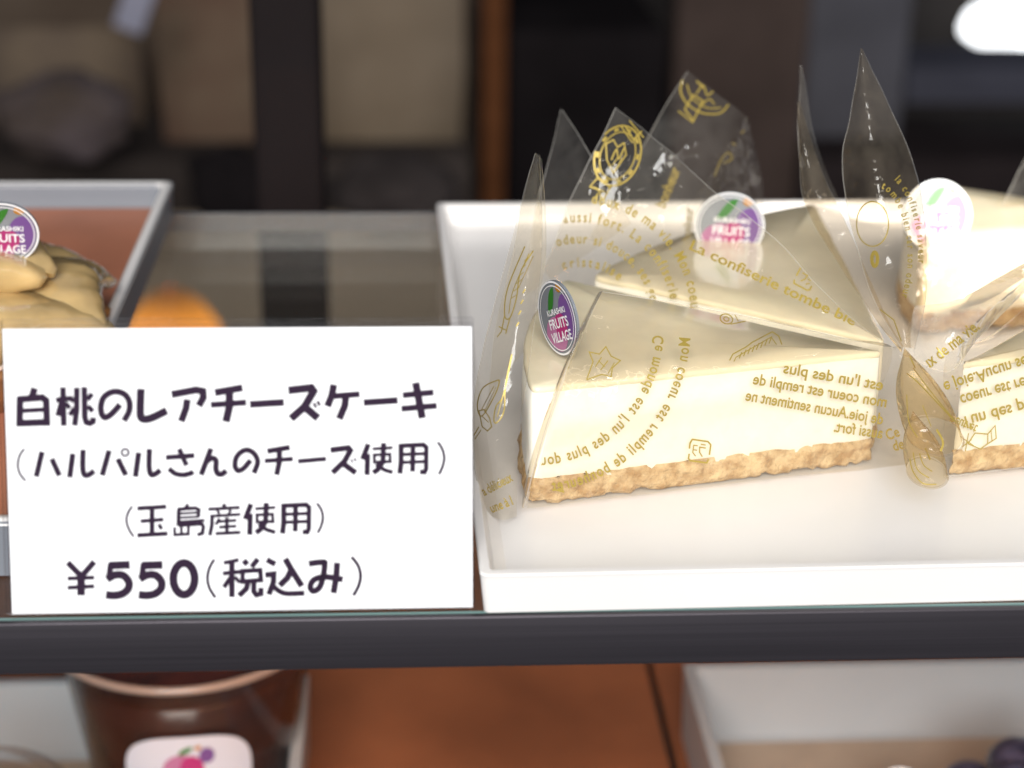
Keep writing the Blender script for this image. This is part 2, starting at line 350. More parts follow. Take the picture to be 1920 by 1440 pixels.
line2 = [
 st(A_, 12, [(190, 1008), (155, 1060), (140, 1130), (155, 1200), (200, 1258)], True),
 st(A_, 36, [(330, 1030), (284, 1226)]), st(A_, 36, [(405, 1085), (466, 1218)]),
 st(A_, 36, [(570, 1045), (546, 1232)]), st(A_, 36, [(650, 1014), (648, 1150), (660, 1208), (692, 1212), (738, 1180)], True),
 st(A_, 36, [(855, 1020), (800, 1216)]), st(A_, 36, [(922, 1085), (986, 1214)]), st(A_, 11, ell(980, 1035, 27, 27), False, True),
 st(A_, 36, [(1086, 1036), (1060, 1226)]), st(A_, 36, [(1170, 1008), (1167, 1145), (1180, 1205), (1212, 1206), (1256, 1174)], True),
 st(A_, 33, [(1298, 1076), (1522, 1060)]), st(A_, 33, [(1402, 1008), (1460, 1138)]), st(A_, 33, [(1322, 1162), (1370, 1200), (1430, 1212), (1490, 1200), (1512, 1184)], True),
 st(A_, 36, [(1652, 1005), (1574, 1212)]), st(A_, 36, [(1612, 1112), (1656, 1082), (1690, 1098), (1690, 1165), (1706, 1202), (1738, 1204), (1772, 1178)], True),
 st(B_, 34, [(125, 1096), (72, 1158), (28, 1178), (4, 1146), (10, 1082), (48, 1034), (102, 1017), (155, 1048), (180, 1112), (150, 1198)], True),
 st(B_, 34, [(256, 1026), (432, 996)]), st(B_, 29, [(235, 1102), (456, 1086)]), st(B_, 36, [(350, 1014), (350, 1110), (328, 1212)]),
 st(B_, 29, [(495, 1106), (716, 1086)]),
 st(B_, 37, [(750, 1018), (890, 1000), (906, 1020), (860, 1104), (765, 1196)]), st(B_, 37, [(855, 1128), (948, 1196)]), st(B_, 9, [(912, 1088), (924, 1116)]), st(B_, 9, [(936, 1078), (950, 1106)]),
 ] + use_you(B_, 0, 0) + [st(B_, 14, [(1590, 955), (1625, 1010), (1640, 1080), (1625, 1150), (1600, 1206)], True)]
line3 = [
 st(C_, 13, [(1035, 288), (1000, 345), (990, 405), (1010, 470), (1046, 526)], True),
 st(C_, 28, [(1075, 306), (1302, 292)]), st(C_, 25, [(1100, 406), (1280, 392)]), st(C_, 28, [(1075, 516), (1312, 502)]), st(C_, 32, [(1190, 300), (1190, 506)]), st(C_, 24, [(1244, 428), (1266, 468)]),
 st(C_, 22, [(1472, 272), (1452, 302)]), st(C_, 24, [(1390, 312), (1530, 302), (1556, 316), (1552, 372)]), st(C_, 26, [(1400, 312), (1396, 440)]), st(C_, 13, [(1410, 346), (1545, 338)]), st(C_, 13, [(1410, 378), (1555, 370)]), st(C_, 16, [(1400, 412), (1602, 398)]), st(C_, 24, [(1395, 438), (1580, 426), (1592, 450), (1584, 500), (1545, 512)]),
 st(C_, 18, [(1367, 452), (1367, 516)]), st(C_, 18, [(1420, 440), (1420, 508)]), st(C_, 18, [(1475, 440), (1475, 508)]), st(C_, 20, [(1358, 512), (1486, 504)]),
 st(C_, 24, [(1755, 268), (1755, 305)]), st(C_, 22, [(1630, 312), (1876, 298)]), st(C_, 18, [(1702, 318), (1716, 350)]), st(C_, 18, [(1806, 315), (1790, 350)]), st(C_, 20, [(1645, 366), (1882, 352)]), st(C_, 25, [(1660, 368), (1658, 440), (1642, 516)]),
 st(C_, 16, [(1718, 384), (1690, 432)]), st(C_, 16, [(1710, 408), (1850, 398)]), st(C_, 16, [(1715, 452), (1850, 443)]), st(C_, 22, [(1688, 502), (1882, 492)]), st(C_, 24, [(1776, 375), (1776, 498)]),
 ] + use_you(D_, -918, -700) + [st(D_, 14, [(645, 265), (680, 320), (690, 385), (676, 445), (650, 496)], True)]
five = lambda dx: [st(C_, 50, [(1016 + dx, 746), (856 + dx, 752)]), st(C_, 38, [(868 + dx, 735), (852 + dx, 862)]), st(C_, 50, [(838 + dx, 858), (900 + dx, 826), (965 + dx, 830), (1008 + dx, 880), (1002 + dx, 935), (955 + dx, 974), (890 + dx, 986), (830 + dx, 980)], True)]
line4 = [
 st(C_, 38, [(530, 728), (636, 836)]), st(C_, 38, [(738, 722), (640, 836)]), st(C_, 50, [(635, 815), (635, 986)]), st(C_, 26, [(530, 854), (738, 846)]), st(C_, 26, [(530, 926), (738, 914)]),
 ] + five(0) + five(256) + [st(C_, 52, ell(1440, 856, 84, 124), False, True), st(C_, 18, [(1676, 705), (1640, 770), (1624, 850), (1640, 930), (1686, 1002)], True),
 st(C_, 25, [(1868, 708), (1752, 732)]), st(C_, 27, [(1744, 814), (1885, 800)]), st(C_, 36, [(1815, 715), (1815, 998)]), st(C_, 30, [(1805, 845), (1752, 922)]), st(C_, 24, [(1838, 840), (1878, 885)]),
 st(D_, 36, [(70, 712), (100, 745)]), st(D_, 34, [(182, 700), (132, 765)]), st(D_, 30, [(62, 796), (200, 788), (206, 866), (62, 878)], False, True), st(D_, 36, [(105, 880), (92, 932), (34, 988)]), st(D_, 34, [(150, 880), (150, 955), (170, 982), (206, 972), (206, 926)]),
 st(D_, 36, [(252, 706), (318, 742)]), st(D_, 40, [(396, 698), (436, 770), (526, 914)]), st(D_, 40, [(444, 785), (412, 850), (352, 908)]), st(D_, 36, [(240, 826), (306, 818), (304, 880), (268, 978)]), st(D_, 33, [(300, 912), (345, 950), (410, 972), (546, 968)], True),
 st(D_, 38, [(580, 738), (692, 726), (704, 750), (690, 850), (662, 925), (615, 952), (592, 918), (618, 866), (690, 842), (770, 848), (846, 862)], True), st(D_, 40, [(802, 730), (796, 830), (774, 968)]),
 st(D_, 20, [(915, 685), (965, 750), (985, 830), (970, 910), (930, 985)], True)]
for ln in (line1, line2, line3, line4):
    V, Fc = strokes_mesh(ln, lambda p, h: cpt(p.x, p.y, h), .00006)
    wchild(meshobj('lettering', V, Fc, M['ink']), pc)

# ================================================================== CAKE SLICES
TOPZ, FLZ = .0298, .0024
def fbm(v, s, seed=0): return noise.fractal(Vector((v[0] * s + seed, v[1] * s, v[2] * s)), .9, 2.1, 4)
def outline(tip, A, B, sag, nf=70, na=30, nb=50):
    tip, A, B = (Vector((p[0], p[1], 0)) for p in (tip, A, B))
    pts = [tip.lerp(A, i / nf) for i in range(nf)]
    ch = B - A; nrm = Vector((-ch.y, ch.x, 0)).normalized()
    if nrm.dot((A + B) / 2 - tip) < 0: nrm = -nrm
    pts += [A.lerp(B, i / na) + nrm * sag * 4 * (i / na) * (1 - i / na) for i in range(na)]
    pts += [B.lerp(tip, i / nb) for i in range(nb)]
    # soften the corners
    for _ in range(3): pts = [(pts[i - 1] + pts[i] * 2 + pts[(i + 1) % len(pts)]) / 4 for i in range(len(pts))]
    cen = sum(pts, Vector()) / len(pts)
    nor = []
    for i in range(len(pts)):
        t = (pts[(i + 1) % len(pts)] - pts[i - 1]).normalized(); n_ = Vector((t.y, -t.x, 0))
        if n_.dot(pts[i] - cen) < 0: n_ = -n_
        nor.append(n_)
    return pts, nor
def cake(label, tip, A, B, sag, seed, group='wrapped cheesecake slices'):
    pts, nor = outline(tip, A, B, sag); n = len(pts)
    cen = sum(pts, Vector()) / n
    t = thing('cheesecake_slice', label, 'cake', (cen.x, cen.y, FLZ), 0, group)
    def layer(name, rows, m, amp, scale, cap_top, cap_bot, smooth=True, ragged=0):
        bm = bmesh.new(); R = []
        for k, (z, ins) in enumerate(rows):
            ring = []
            for p, nn in zip(pts, nor):
                zz = z
                q = Vector((p.x, p.y, z))
                d = amp * fbm(q, scale, seed) - ins
                if ragged and k == 0:
                    g = max(0, fbm((p.x, p.y, 0), 130, seed + 5) - .12); zz = z + ragged * min(1, g * 3); d -= .0012 * min(1, g * 3)
                if ragged and k == len(rows) - 1: zz = z + .0004 * fbm((p.x, p.y, 0), 180, seed + 9)
                ring.append(bm.verts.new((p.x + nn.x * d, p.y + nn.y * d, zz)))
            R.append(ring)
        for a, b in zip(R, R[1:]):
            for i in range(n): bm.faces.new((a[i], a[(i + 1) % n], b[(i + 1) % n], b[i]))
        if cap_top:
            c = bm.verts.new((cen.x, cen.y, rows[-1][0]))
            mids = [bm.verts.new(v.co.lerp(c.co, .5)) for v in R[-1]]
            for i in range(n):
                bm.faces.new((R[-1][i], R[-1][(i + 1) % n], mids[(i + 1) % n], mids[i])); bm.faces.new((mids[i], mids[(i + 1) % n], c))
        if cap_bot: bm.faces.new(R[0][::-1])
        bmesh.ops.recalc_face_normals(bm, faces=bm.faces[:])
        return wchild(bmo(name, bm, m, None, smooth), t)
    zc = FLZ + .0062
    layer('crust', [(FLZ, .0006), (FLZ + .001, .0002), (FLZ + .0022, 0), (FLZ + .0034, 0), (FLZ + .0046, 0), (zc, .0002)], M['crust'], .0010, 340, True, True, True, .0012)
    layer('filling', [(zc - .0012, .0005), (zc + .001, .0003), (zc + .006, .0003), (zc + .012, .0002), (TOPZ - .0013, .0003)], M['cheese'], .00032, 160, True, False)
    layer('jelly_top', [(TOPZ - .0018, .0008), (TOPZ - .0014, .0004), (TOPZ - .0008, .0003), (TOPZ - .0003, .0005), (TOPZ, .0010)], M['jelly'], .00025, 110, True, False)
    return t
def xy(p): return (p.x, p.y)
s1A, s1T, s1B = xy(onz(988, 950, FLZ)), xy(onz(1642, 868, FLZ)), xy(onz(1055, 520, TOPZ))
cake('cheesecake slice with a round badge at its wide left end, beside the price card', s1T, s1A, s1B, .005, 1)
s2T, s2A, s2B = xy(onz(1665, 642, TOPZ)), xy(onz(1105, 516, TOPZ)), xy(onz(1530, 378, TOPZ))
cake('cheesecake slice standing behind the slice beside the price card', s2T, s2A, s2B, .006, 20)
s3T = xy(onz(1772, 893, FLZ)); s3A = (s3T[0] + .080, s3T[1] + .016); s3B = (s3T[0] + .058, s3T[1] + .058)
cake('cheesecake slice to the right of the twisted film, its tip pointing at its neighbour', s3T, s3A, s3B, .006, 33)
s4A = xy(onz(1738, 447, TOPZ)); s4T = (s4A[0] + .080, s4A[1] + .012); s4B = (s4A[0] + .014, s4A[1] + .055)
cake('cheesecake slice in bright glare with a round badge standing on top', s4T, s4A, s4B, .005, 51)

# ================================================================== ROUND BADGES (plastic cake picks)
def badge(label, centre, nrm, up, r, group='round fruit badges'):
    n_ = Vector(nrm).normalized(); u_ = Vector(up); u_ = (u_ - n_ * u_.dot(n_)).normalized(); r_ = u_.cross(n_)
    t = thing('fruit_badge', label, 'badge', centre, 0, group)
    c = Vector(centre)
    def P(x, y, h): return c + r_ * (x * r) + u_ * (y * r) + n_ * h
    def disc(name, pts, h, m): return wchild(meshobj(name, [P(x, y, h) for x, y in pts], [tuple(range(len(pts)))], m), t)
    circ = ell(0, 0, 1, 1, 56)
    V = [P(x, y, -.0004) for x, y in circ] + [P(x, y, .0002) for x, y in circ]; N = len(circ)
    wchild(meshobj('disc', V, [tuple(range(N))[::-1], tuple(range(N, 2 * N))] + [(i, (i + 1) % N, N + (i + 1) % N, N + i) for i in range(N)], M['clearp']), t)
    def clip(pts, lim=.9): return [(x * min(1, lim / max(1e-6, math.hypot(x, y))), y * min(1, lim / max(1e-6, math.hypot(x, y)))) for x, y in pts]
    disc('plum_mark', clip(ell(.55, -.05, .42, .62)), .00026, M['purple'])
    disc('peach_mark', clip(ell(-.22, -.42, .56, .48)), .00030, M['pink'])
    disc('magenta_mark', clip(ell(.12, -.22, .33, .34)), .00034, M['magenta'])
    leaf = [(-.42, .18)] + [(-.42 + .62 * k / 8, .18 + .62 * k / 8 + .20 * math.sin(math.pi * k / 8)) for k in range(1, 8)] + [(.18, .82)] + [(.20 - .62 * k / 8, .80 - .62 * k / 8 - .20 * math.sin(math.pi * k / 8)) for k in range(1, 8)]
    disc('leaf_mark', clip(leaf), .00038, M['green'])
    disc('orange_mark', clip(ell(.46, .76, .15, .13), .97), .00038, M['orange'])
    V, Fc = strokes_mesh([([p for p in ell(0, 0, .965, .965, 48)], .05, False, True), ([p for p in ell(0, 0, .86, .86, 48)], .025, False, True)], lambda p, h: P(p.x, p.y, h), .00042)
    wchild(meshobj('rim_line', V, Fc, M['white']), t)
    V, Fc = [], []
    for s, w, y, hgt in (('KURASHIKI', 1.02, .10, .20), ('FRUITS', 1.08, -.26, .34), ('VILLAGE', 1.12, -.62, .34)):
        tv, tf, tw = text_mesh(s, .02); b = len(V)
        V += [P((x / tw - .5) * w + .05, y + yy * hgt * 1.1, .0005) for x, yy in tv]; Fc += [tuple(i + b for i in f) for f in tf]
    wchild(meshobj('lettering', V, Fc, M['white']), t)
    return t
vd = lambda p: (CAM - p).normalized()
p1 = ony(1047, 596, .058)
_a = math.radians(13); _ui = UP * math.cos(_a) - RT * math.sin(_a); _ri = RT * math.cos(_a) + UP * math.sin(_a)
badge('round fruit badge set edge on at the wide end of the front slice', p1, vd(p1) * math.cos(math.radians(64)) - _ri * math.sin(math.radians(64)), _ui, .0083)
p2 = onz(1366, 452, TOPZ) ; p2 = p2 + Vector((0, 0, .0042))
badge('round fruit badge standing half sunk in the slice behind the clear film', p2, Vector((-.16, -1, .02)), Vector((.05, .1, 1)), .0092)
p3 = onz(1756, 437, TOPZ) + Vector((.0, .001, .0046))
badge('round fruit badge glaring white on the slice at the tray edge', p3, Vector((.1, -1, .30)), Vector((.05, .2, 1)), .0097)

# ================================================================== CELLOPHANE
def rail(pts): return [ony(*p) if len(p) == 3 else onz(p[0], p[1], p[3]) for p in pts]
def loft(name, rails, m, parent, nu=40, nv=10, wob=.0006, seed=0, sm=True, edges=(0, 1)):
    """sheet through a row of rails (each a list of 3D points); smooth along and across"""
    RR = []
    for r in rails:
        c = cat(r, 12); L = [0]
        for a, b in zip(c, c[1:]): L.append(L[-1] + (b - a).length)
        out = []
        for i in range(nu + 1):
            s = L[-1] * i / nu; k = 0
            while k < len(L) - 2 and L[k + 1] < s: k += 1
            f = (s - L[k]) / max(1e-9, L[k + 1] - L[k]); out.append(c[k].lerp(c[k + 1], f))
        RR.append(out)
    G = []
    for i in range(nu + 1):
        col = [r[i] for r in RR]
        G.append(cat(col, nv) if (len(col) > 2 and sm) else [col[j].lerp(col[j + 1], k / nv) for j in range(len(col) - 1) for k in range(nv)] + [col[-1]])
    V = []; m_ = len(G[0])
    for col in G:
        for p in col:
            w = noise.noise_vector(Vector((p.x * 45 + seed, p.y * 45, p.z * 45))) * wob + noise.noise_vector(Vector((p.x * 160 + seed, p.y * 160, p.z * 160))) * wob * .22
            V.append(p + w)
    Fc = [(i * m_ + j, (i + 1) * m_ + j, (i + 1) * m_ + j + 1, i * m_ + j + 1) for i in range(nu) for j in range(m_ - 1)]
    o = wchild(meshobj(name, V, Fc, m, None, True), parent)
    if edges:
        EV, EF = [], []
        loops = [[V[i * m_] for i in range(nu + 1)], [V[i * m_ + m_ - 1] for i in range(nu + 1)], [V[j] for j in range(m_)], [V[nu * m_ + j] for j in range(m_)]]
        cen = sum((Vector(v) for v in V), Vector()) / len(V)
        for k in edges:
            L_ = loops[k]; EV, EF, b = [], [], 0
            for p in L_:
                d = (cen - p).normalized() * .00022; q = (p - CAM).normalized() * -.00006
                EV += [p + q, p + d + q]
            EF += [(b + 2 * i, b + 2 * i + 2, b + 2 * i + 3, b + 2 * i + 1) for i in range(len(L_) - 1)]
            wchild(meshobj('cut_edge', EV, EF, M['filmline']), parent)
    return BVHTree.FromPolygons(V, Fc), V
def hit(bvh, x, y, h):
    d = ray(x, y).normalized(); r = bvh.ray_cast(CAM, d)
    if r[0] is None: return None
    return r[0] - d * h
class Print:
    """gold print on one sheet, laid out in picture pixels and dropped on the sheet"""
    def __init__(s, bvh, lift=.00025): s.b = bvh; s.V = []; s.F = []; s.lift = lift
    def add(s, V2, F):
        idx = {}; 
        for i, (x, y) in enumerate(V2):
            q = hit(s.b, x, y, s.lift)
            if q is not None: idx[i] = len(s.V); s.V.append(q)
        for f in F:
            if all(i in idx for i in f):
                g = [s.V[idx[i]] for i in f]
                if max((a - g[0]).length for a in g) < .02: s.F.append(tuple(idx[i] for i in f))
    def lines(s, strokes):
        for k, q in enumerate(strokes):
            V, F = strokes_mesh([q], lambda p, h: Vector((p.x, p.y, 0)), 0); s.add([(v.x, v.y) for v in V], F)
    def text(s, t, x, y, ang, size, mirror=False, flip=False, sp=0, width=None):
        tv, tf, tw = text_mesh(t, .018); a = math.radians(ang); kx = (width / tw) if width else size; ky = size * 1.3
        V = []
        for u, v in tv:
            u *= kx; v *= ky
            if mirror: u = -u
            if flip: v = -v
            V.append((x + u * math.cos(a) + v * math.sin(a), y + u * math.sin(a) - v * math.cos(a)))
        s.add(V, tf)
    def arc(s, t, cx, cy, rx, ry, a0, size, rot=0, gap=1.0, mirror=False, ccw=False, flip=False):
        """letters along an ellipse, clockwise from angle a0 (degrees, 0 = right, -90 = top)"""
        a = math.radians(a0); ro = math.radians(rot)
        for ch in t:
            tv, tf, tw = text_mesh(ch, .018) if ch != ' ' else ([], [], .28)
            adv = (tw + .13) * size * gap; R_ = math.hypot(rx * math.sin(a), ry * math.cos(a)); da = adv / R_
            am = a + (da / 2 if not ccw else -da / 2)
            ex, ey = rx * math.cos(am), ry * math.sin(am); tx, ty = -rx * math.sin(am), ry * math.cos(am)
            if ccw: tx, ty = -tx, -ty
            l = math.hypot(tx, ty); tx /= l; ty /= l
            nx, ny = ty, -tx
            V = []
            for u, v in tv:
                u = (u - tw / 2) * size * (-1 if mirror else 1); v *= size * (-1.3 if flip else 1.3)
                px_, py_ = ex + tx * u + nx * v, ey + ty * u + ny * v
                V.append((cx + px_ * math.cos(ro) - py_ * math.sin(ro), cy + px_ * math.sin(ro) + py_ * math.cos(ro)))
            if tv: s.add(V, tf)
            a += da if not ccw else -da
    def done(s, parent):
        if s.V: wchild(meshobj('gold_print', s.V, s.F, M['gold']), parent)
def recycle(cx, cy, r, ang, fl=1):
    a = math.radians(ang); q = lambda pts: [(cx + (x * fl * math.cos(a) - y * math.sin(a)) * r, cy + (x * fl * math.sin(a) + y * math.cos(a)) * r) for x, y in pts]
    return [(q([(-.9, .2), (-.9, -.7), (-.6, -.95), (.8, -.95), (.95, -.6), (.95, -.1)]), 3.0), (q([(.9, .35), (.9, .8), (.7, .95), (-.75, .95), (-.9, .6)]), 3.0),
            (q([(-.5, -.35), (.05, -.35), (0, .1), (-.3, .45)]), 2.4), (q([(-.45, -.62), (0, -.62)]), 2.2), (q([(.25, -.45), (.6, -.45), (.6, .2), (.3, .5)]), 2.2), (q([(.25, -.05), (.6, -.05)]), 2)]
def bud(pts): return [(pts, 2.2, True, True)]
def E2(cx, cy, rx, ry, rot, n=30):
    a = math.radians(rot); return [(cx + rx * math.cos(2 * math.pi * i / n) * math.cos(a) - ry * math.sin(2 * math.pi * i / n) * math.sin(a), cy + rx * math.cos(2 * math.pi * i / n) * math.sin(a) + ry * math.sin(2 * math.pi * i / n) * math.cos(a)) for i in range(n)]

# --- film of the slice beside the card
dirf = (Vector((*s1T, 0)) - Vector((*s1A, 0))).normalized(); nf_ = Vector((dirf.y, -dirf.x, 0))     # outward normal of the front cut
pf = Vector((*s1A, 0)) + nf_ * .0016
def ff(x, y): return onplane(x, y, pf, nf_)
f1 = thing('film_wrapper', 'clear film with gold lettering folded round the slice beside the price card', 'film', (s1A[0], s1A[1], FLZ), 0, 'printed cellophane cake wrappers')
bt = [ff(988, 952), ff(1200, 927), ff(1450, 897), ff(1640, 880), ff(1700, 893)]
md = [ff(1047, 742), ff(1250, 708), ff(1450, 680), ff(1650, 652), ff(1694, 700)]
tp = [ony(1128, 546, .062), ony(1290, 572, .064), ony(1450, 603, .066), ony(1640, 645, .066), ony(1692, 652, .060)]
bF, _ = loft('film_panel', [bt, [a.lerp(b, .5) for a, b in zip(bt, md)], md, tp], M['film'], f1, 60, 10, .0005, 3, True, (1,))
# rolled left edge of the front panel
e0 = [ony(1131, 545, .060), ony(1108, 590, .0505), ony(1085, 645, .0415), ff(1048, 742), ff(1010, 860), ff(988, 948)]
e1 = [p + Vector((-.0010, -.0012, 0)) for p in e0]; e2 = [ony(1118, 555, .061), ony(1092, 605, .0525), ony(1068, 660, .0425), ff(1032, 752), ff(994, 864), ff(978, 944)]
loft('rolled_edge', [e0, e1, e2], M['filmedge'], f1, 40, 5, .0001, 5, True, ())
# left flap curling round the wide end
l0 = [ony(1004, 288, .074), ony(972, 400, .066), ony(940, 520, .058), ony(903, 660, .050), ony(886, 780, .045), ony(890, 890, .041), ony(912, 962, .0385)]
l1 = [ony(1009, 289, .073), ony(1000, 400, .0610), ony(985, 520, .0500), ony(945, 680, .0400), ony(925, 800, .0350), ony(930, 900, .0325), ony(940, 972, .0325)]
l2 = [ony(1013, 291, .074), ony(1017, 400, .066), ony(1014, 500, .056), ony(995, 660, .042), ony(975, 790, .0365), ony(970, 890, .0345), ony(968, 966, .0345)]
bL, _ = loft('film_flap', [l0, l1, l2], M['film'], f1, 44, 10, .0004, 8)
l3 = [ony(1003, 288, .075), ony(975, 400, .078), ony(952, 520, .078), ony(925, 650, .075), ony(915, 740, .072)]
l4 = [ony(1016, 300, .077), ony(1020, 400, .085), ony(1022, 480, .088), ony(1010, 560, .086), ony(1000, 640, .082)]
loft('film_flap', [l3, l4], M['film'], f1, 30, 10, .0006, 9)
# rear panels along the back cut
Bk, Tk = Vector((*s1B, 0)), Vector((*s1T, 0)); dirb = (Tk - Bk).normalized(); nb_ = Vector((-dirb.y, dirb.x, 0)); nb_ = nb_ if nb_.y > 0 else -nb_
pb = Bk + nb_ * .002
def bk(x, y, o=0): return onplane(x, y, pb + nb_ * o, nb_)
r_t = [bk(1160, 204, .016), bk(1250, 278, .013), bk(1345, 356, .010), bk(1480, 480, .005), bk(1600, 596, .001), bk(1672, 652)]
r_m = [bk(1090, 350, .004), bk(1170, 420, .0035), bk(1270, 480, .003), bk(1420, 560, .001), bk(1560, 630), bk(1668, 690)]
r_b = [bk(1012, 500), bk(1090, 575), bk(1200, 620), bk(1360, 655), bk(1520, 690), bk(1655, 730)]
bR, _ = loft('film_panel', [r_t, r_m, r_b], M['film'], f1, 60, 16, .0015, 12, True, (0, 2))
q0 = [bk(1049, 200, .020), bk(1022, 320, .012), bk(1000, 430, .006), bk(975, 560, .003)]
q1 = [bk(1052, 202, .020), bk(1082, 252, .016), bk(1112, 300, .012), bk(1180, 420, .003)]
loft('film_panel', [q0, q1], M['film'], f1, 30, 12, .0008, 15)
# gold print on the rear panel: text arcs and crest
P = Print(bR)
P.arc('est l\'un des plus', 1085, 588, 208, 206, -152, 20)
P.arc('doux de ma vie. Mon coeur', 1085, 588, 210, 208, -84, 22)
P.arc('sentiment', 1085, 588, 172, 172, -158, 20)
P.arc('aussi fort. La confiserie', 1085, 588, 174, 172, -100, 21, gap=1.06)
P.arc('saveur', 1085, 590, 134, 134, -160, 20)
P.arc('odeur si douce, ses goûts', 1085, 590, 136, 134, -108, 20)
P.arc('cristalise', 1090, 590, 98, 90, -112, 20, gap=1.25)
P.text('La confiserie tombe bien', 1290, 466, 25, 21, width=360)
P.lines([(E2(1158, 292, 58, 42, -70), 3.2, False, True), (E2(1158, 292, 46, 32, -70), 2.2, False, True)])
P.lines([(E2(1158 , 292, 52, 37, -70)[i:i + 2], 5) for i in range(0, 29, 3)])
P.lines([([(1172, 232), (1186, 222), (1203, 246), (1188, 262), (1172, 236)], 3), ([(1164, 236), (1186, 268)], 2.4), ([(1180, 226), (1207, 258)], 2.4),
         ([(1136, 270), (1150, 262), (1158, 276), (1170, 268), (1174, 290), (1150, 324), (1138, 300), (1136, 270)], 2.4),
         ([(1146, 300), (1156, 280), (1160, 298), (1170, 278)], 2.6, True), ([(1148, 310), (1158, 296)], 2), ([(1160, 308), (1166, 298)], 2),
         ([(1122, 332), (1106, 350), (1122, 356), (1130, 376), (1144, 352), (1126, 334)], 2.4), ([(1112, 350), (1134, 360)], 2)])
P.lines(recycle(1510, 522, 19, 28)); P.lines([([(1577, 577), (1618, 560), (1622, 570), (1584, 586), (1577, 577)], 3), ([(1585, 580), (1618, 566)], 4)])
P.done(f1)
# front panel: mirrored lines
P = Print(bF)
P.text('est l\'un des plus', 1655, 732, 10, 23, True, width=190)
P.text('mon coeur est rempli de', 1662, 764, 10, 23, True, width=255)
P.text('de joie.Aucun sentiment ne', 1655, 796, 10, 23, True, width=262)
P.text('aussi fort.', 1654, 822, 8, 23, True, width=92)
P.arc('Ce monde est l\'un des plus doux', 1005, 610, 240, 262, 4, 23, flip=True)
P.arc('Mon coeur est rempli de bonheuret', 1005, 610, 290, 312, 4, 23, flip=True)
P.lines(recycle(1312, 846, 21, 8, -1))
star = [(1100, 712), (1112, 678), (1105, 660), (1124, 664), (1136, 650), (1146, 668), (1163, 676), (1148, 690), (1146, 706), (1128, 702), (1100, 712)]
P.lines([(star, 2.2), ([(1116, 688), (1128, 670)], 2), ([(1126, 694), (1140, 676)], 2), ([(1122, 676), (1134, 688)], 1.6), ([(1140, 700), (1152, 680)], 1.6)])
P.lines([([(1368, 676), (1374, 664), (1400, 650), (1410, 642), (1448, 622), (1460, 630), (1466, 646)], 2.2), ([(1376, 678), (1380, 670), (1404, 656), (1446, 632), (1456, 646)], 1.8)] + [([(1386 + 8 * i, 672 - 4 * i), (1391 + 8 * i, 660 - 4.2 * i)], 2) for i in range(8)])
P.lines([(E2(1362, 598, 12, 9, 20), 2.2, False, True), (E2(1362, 598, 5, 4, 20), 2, False, True), ([(1366, 588), (1400, 584), (1398, 602), (1370, 608)], 2), ([(1378, 590), (1384, 602)], 1.6), ([(1388, 588), (1392, 602)], 1.6)])
P.lines([([(1000, 862), (1052, 906), (1056, 922), (1040, 918)], 3), ([(1014, 852), (1060, 902)], 1.6)])
P.text('Ce', 1664, 826, -20, 22); P.text('de', 1676, 846, -15, 22)
P.done(f1)
P = Print(bL)
P.lines([([(984, 462), (952, 540), (946, 590), (956, 596), (968, 560), (976, 510), (1000, 470)], 2.2, True), ([(992, 475), (962, 545), (954, 588)], 1.6, True), ([(1000, 480), (972, 540)], 1.4), ([(946, 592), (940, 622), (932, 632)], 2), ([(956, 596), (948, 626)], 2), ([(935, 612), (950, 620)], 2)] +
        [([(958 + 5 * i, 560 - 14 * i), (970 + 4 * i, 552 - 14 * i)], 1.3) for i in range(6)])
P.lines([(bud([(895, 760), (905, 728), (930, 714), (936, 716), (928, 740), (904, 780)])[0]), ([(902, 770), (926, 724)], 1.5), ([(908, 772), (930, 726)], 1.3), (bud([(926, 788), (930, 762), (944, 740), (960, 664), (948, 720), (945, 770), (932, 792)])[0]), ([(932, 782), (944, 740)], 1.4),
         ([(898, 770), (908, 768), (918, 784), (922, 800), (914, 808), (904, 800), (898, 770)], 2), ([(904, 780), (916, 792)], 1.6), ([(898, 800), (889, 816)], 2), ([(902, 806), (890, 824)], 1.6)])
for k, (x, y) in enumerate([(900, 660), (895, 680), (906, 640), (976, 570), (972, 590), (968, 612), (980, 550)]): P.lines([([(x, y), (x + 5, y - 8)], 2.4)])
P.text('a délicieux', 908, 930, -28, 20, width=62); P.text('une à l', 922, 962, -22, 20, width=44)
P.done(f1)

# --- film of the slice behind it
f2 = thing('film_wrapper', 'clear film with a square printed corner sticking up behind the front wrapper', 'film', (s2A[0], s2A[1], FLZ), 0, 'printed cellophane cake wrappers')
a0 = [ony(1290, 134, .164), ony(1225, 240, .154), ony(1165, 345, .144), ony(1105, 450, .134)]
a1 = [ony(1345, 176, .161), ony(1285, 275, .150), ony(1225, 370, .140), ony(1165, 470, .130)]
a2 = [ony(1394, 214, .162), ony(1338, 306, .150), ony(1280, 395, .139), ony(1220, 490, .128)]
a3 = [ony(1404, 232, .168), ony(1362, 325, .158), ony(1318, 410, .149), ony(1270, 500, .138)]
a4 = [ony(1420, 300, .182), ony(1427, 350, .180), ony(1428, 395, .176), ony(1400, 470, .166)]
b2, _ = loft('film_panel', [a0, a1, a2, a3, a4], M['film'], f2, 36, 7, .0005, 22)
P = Print(b2)
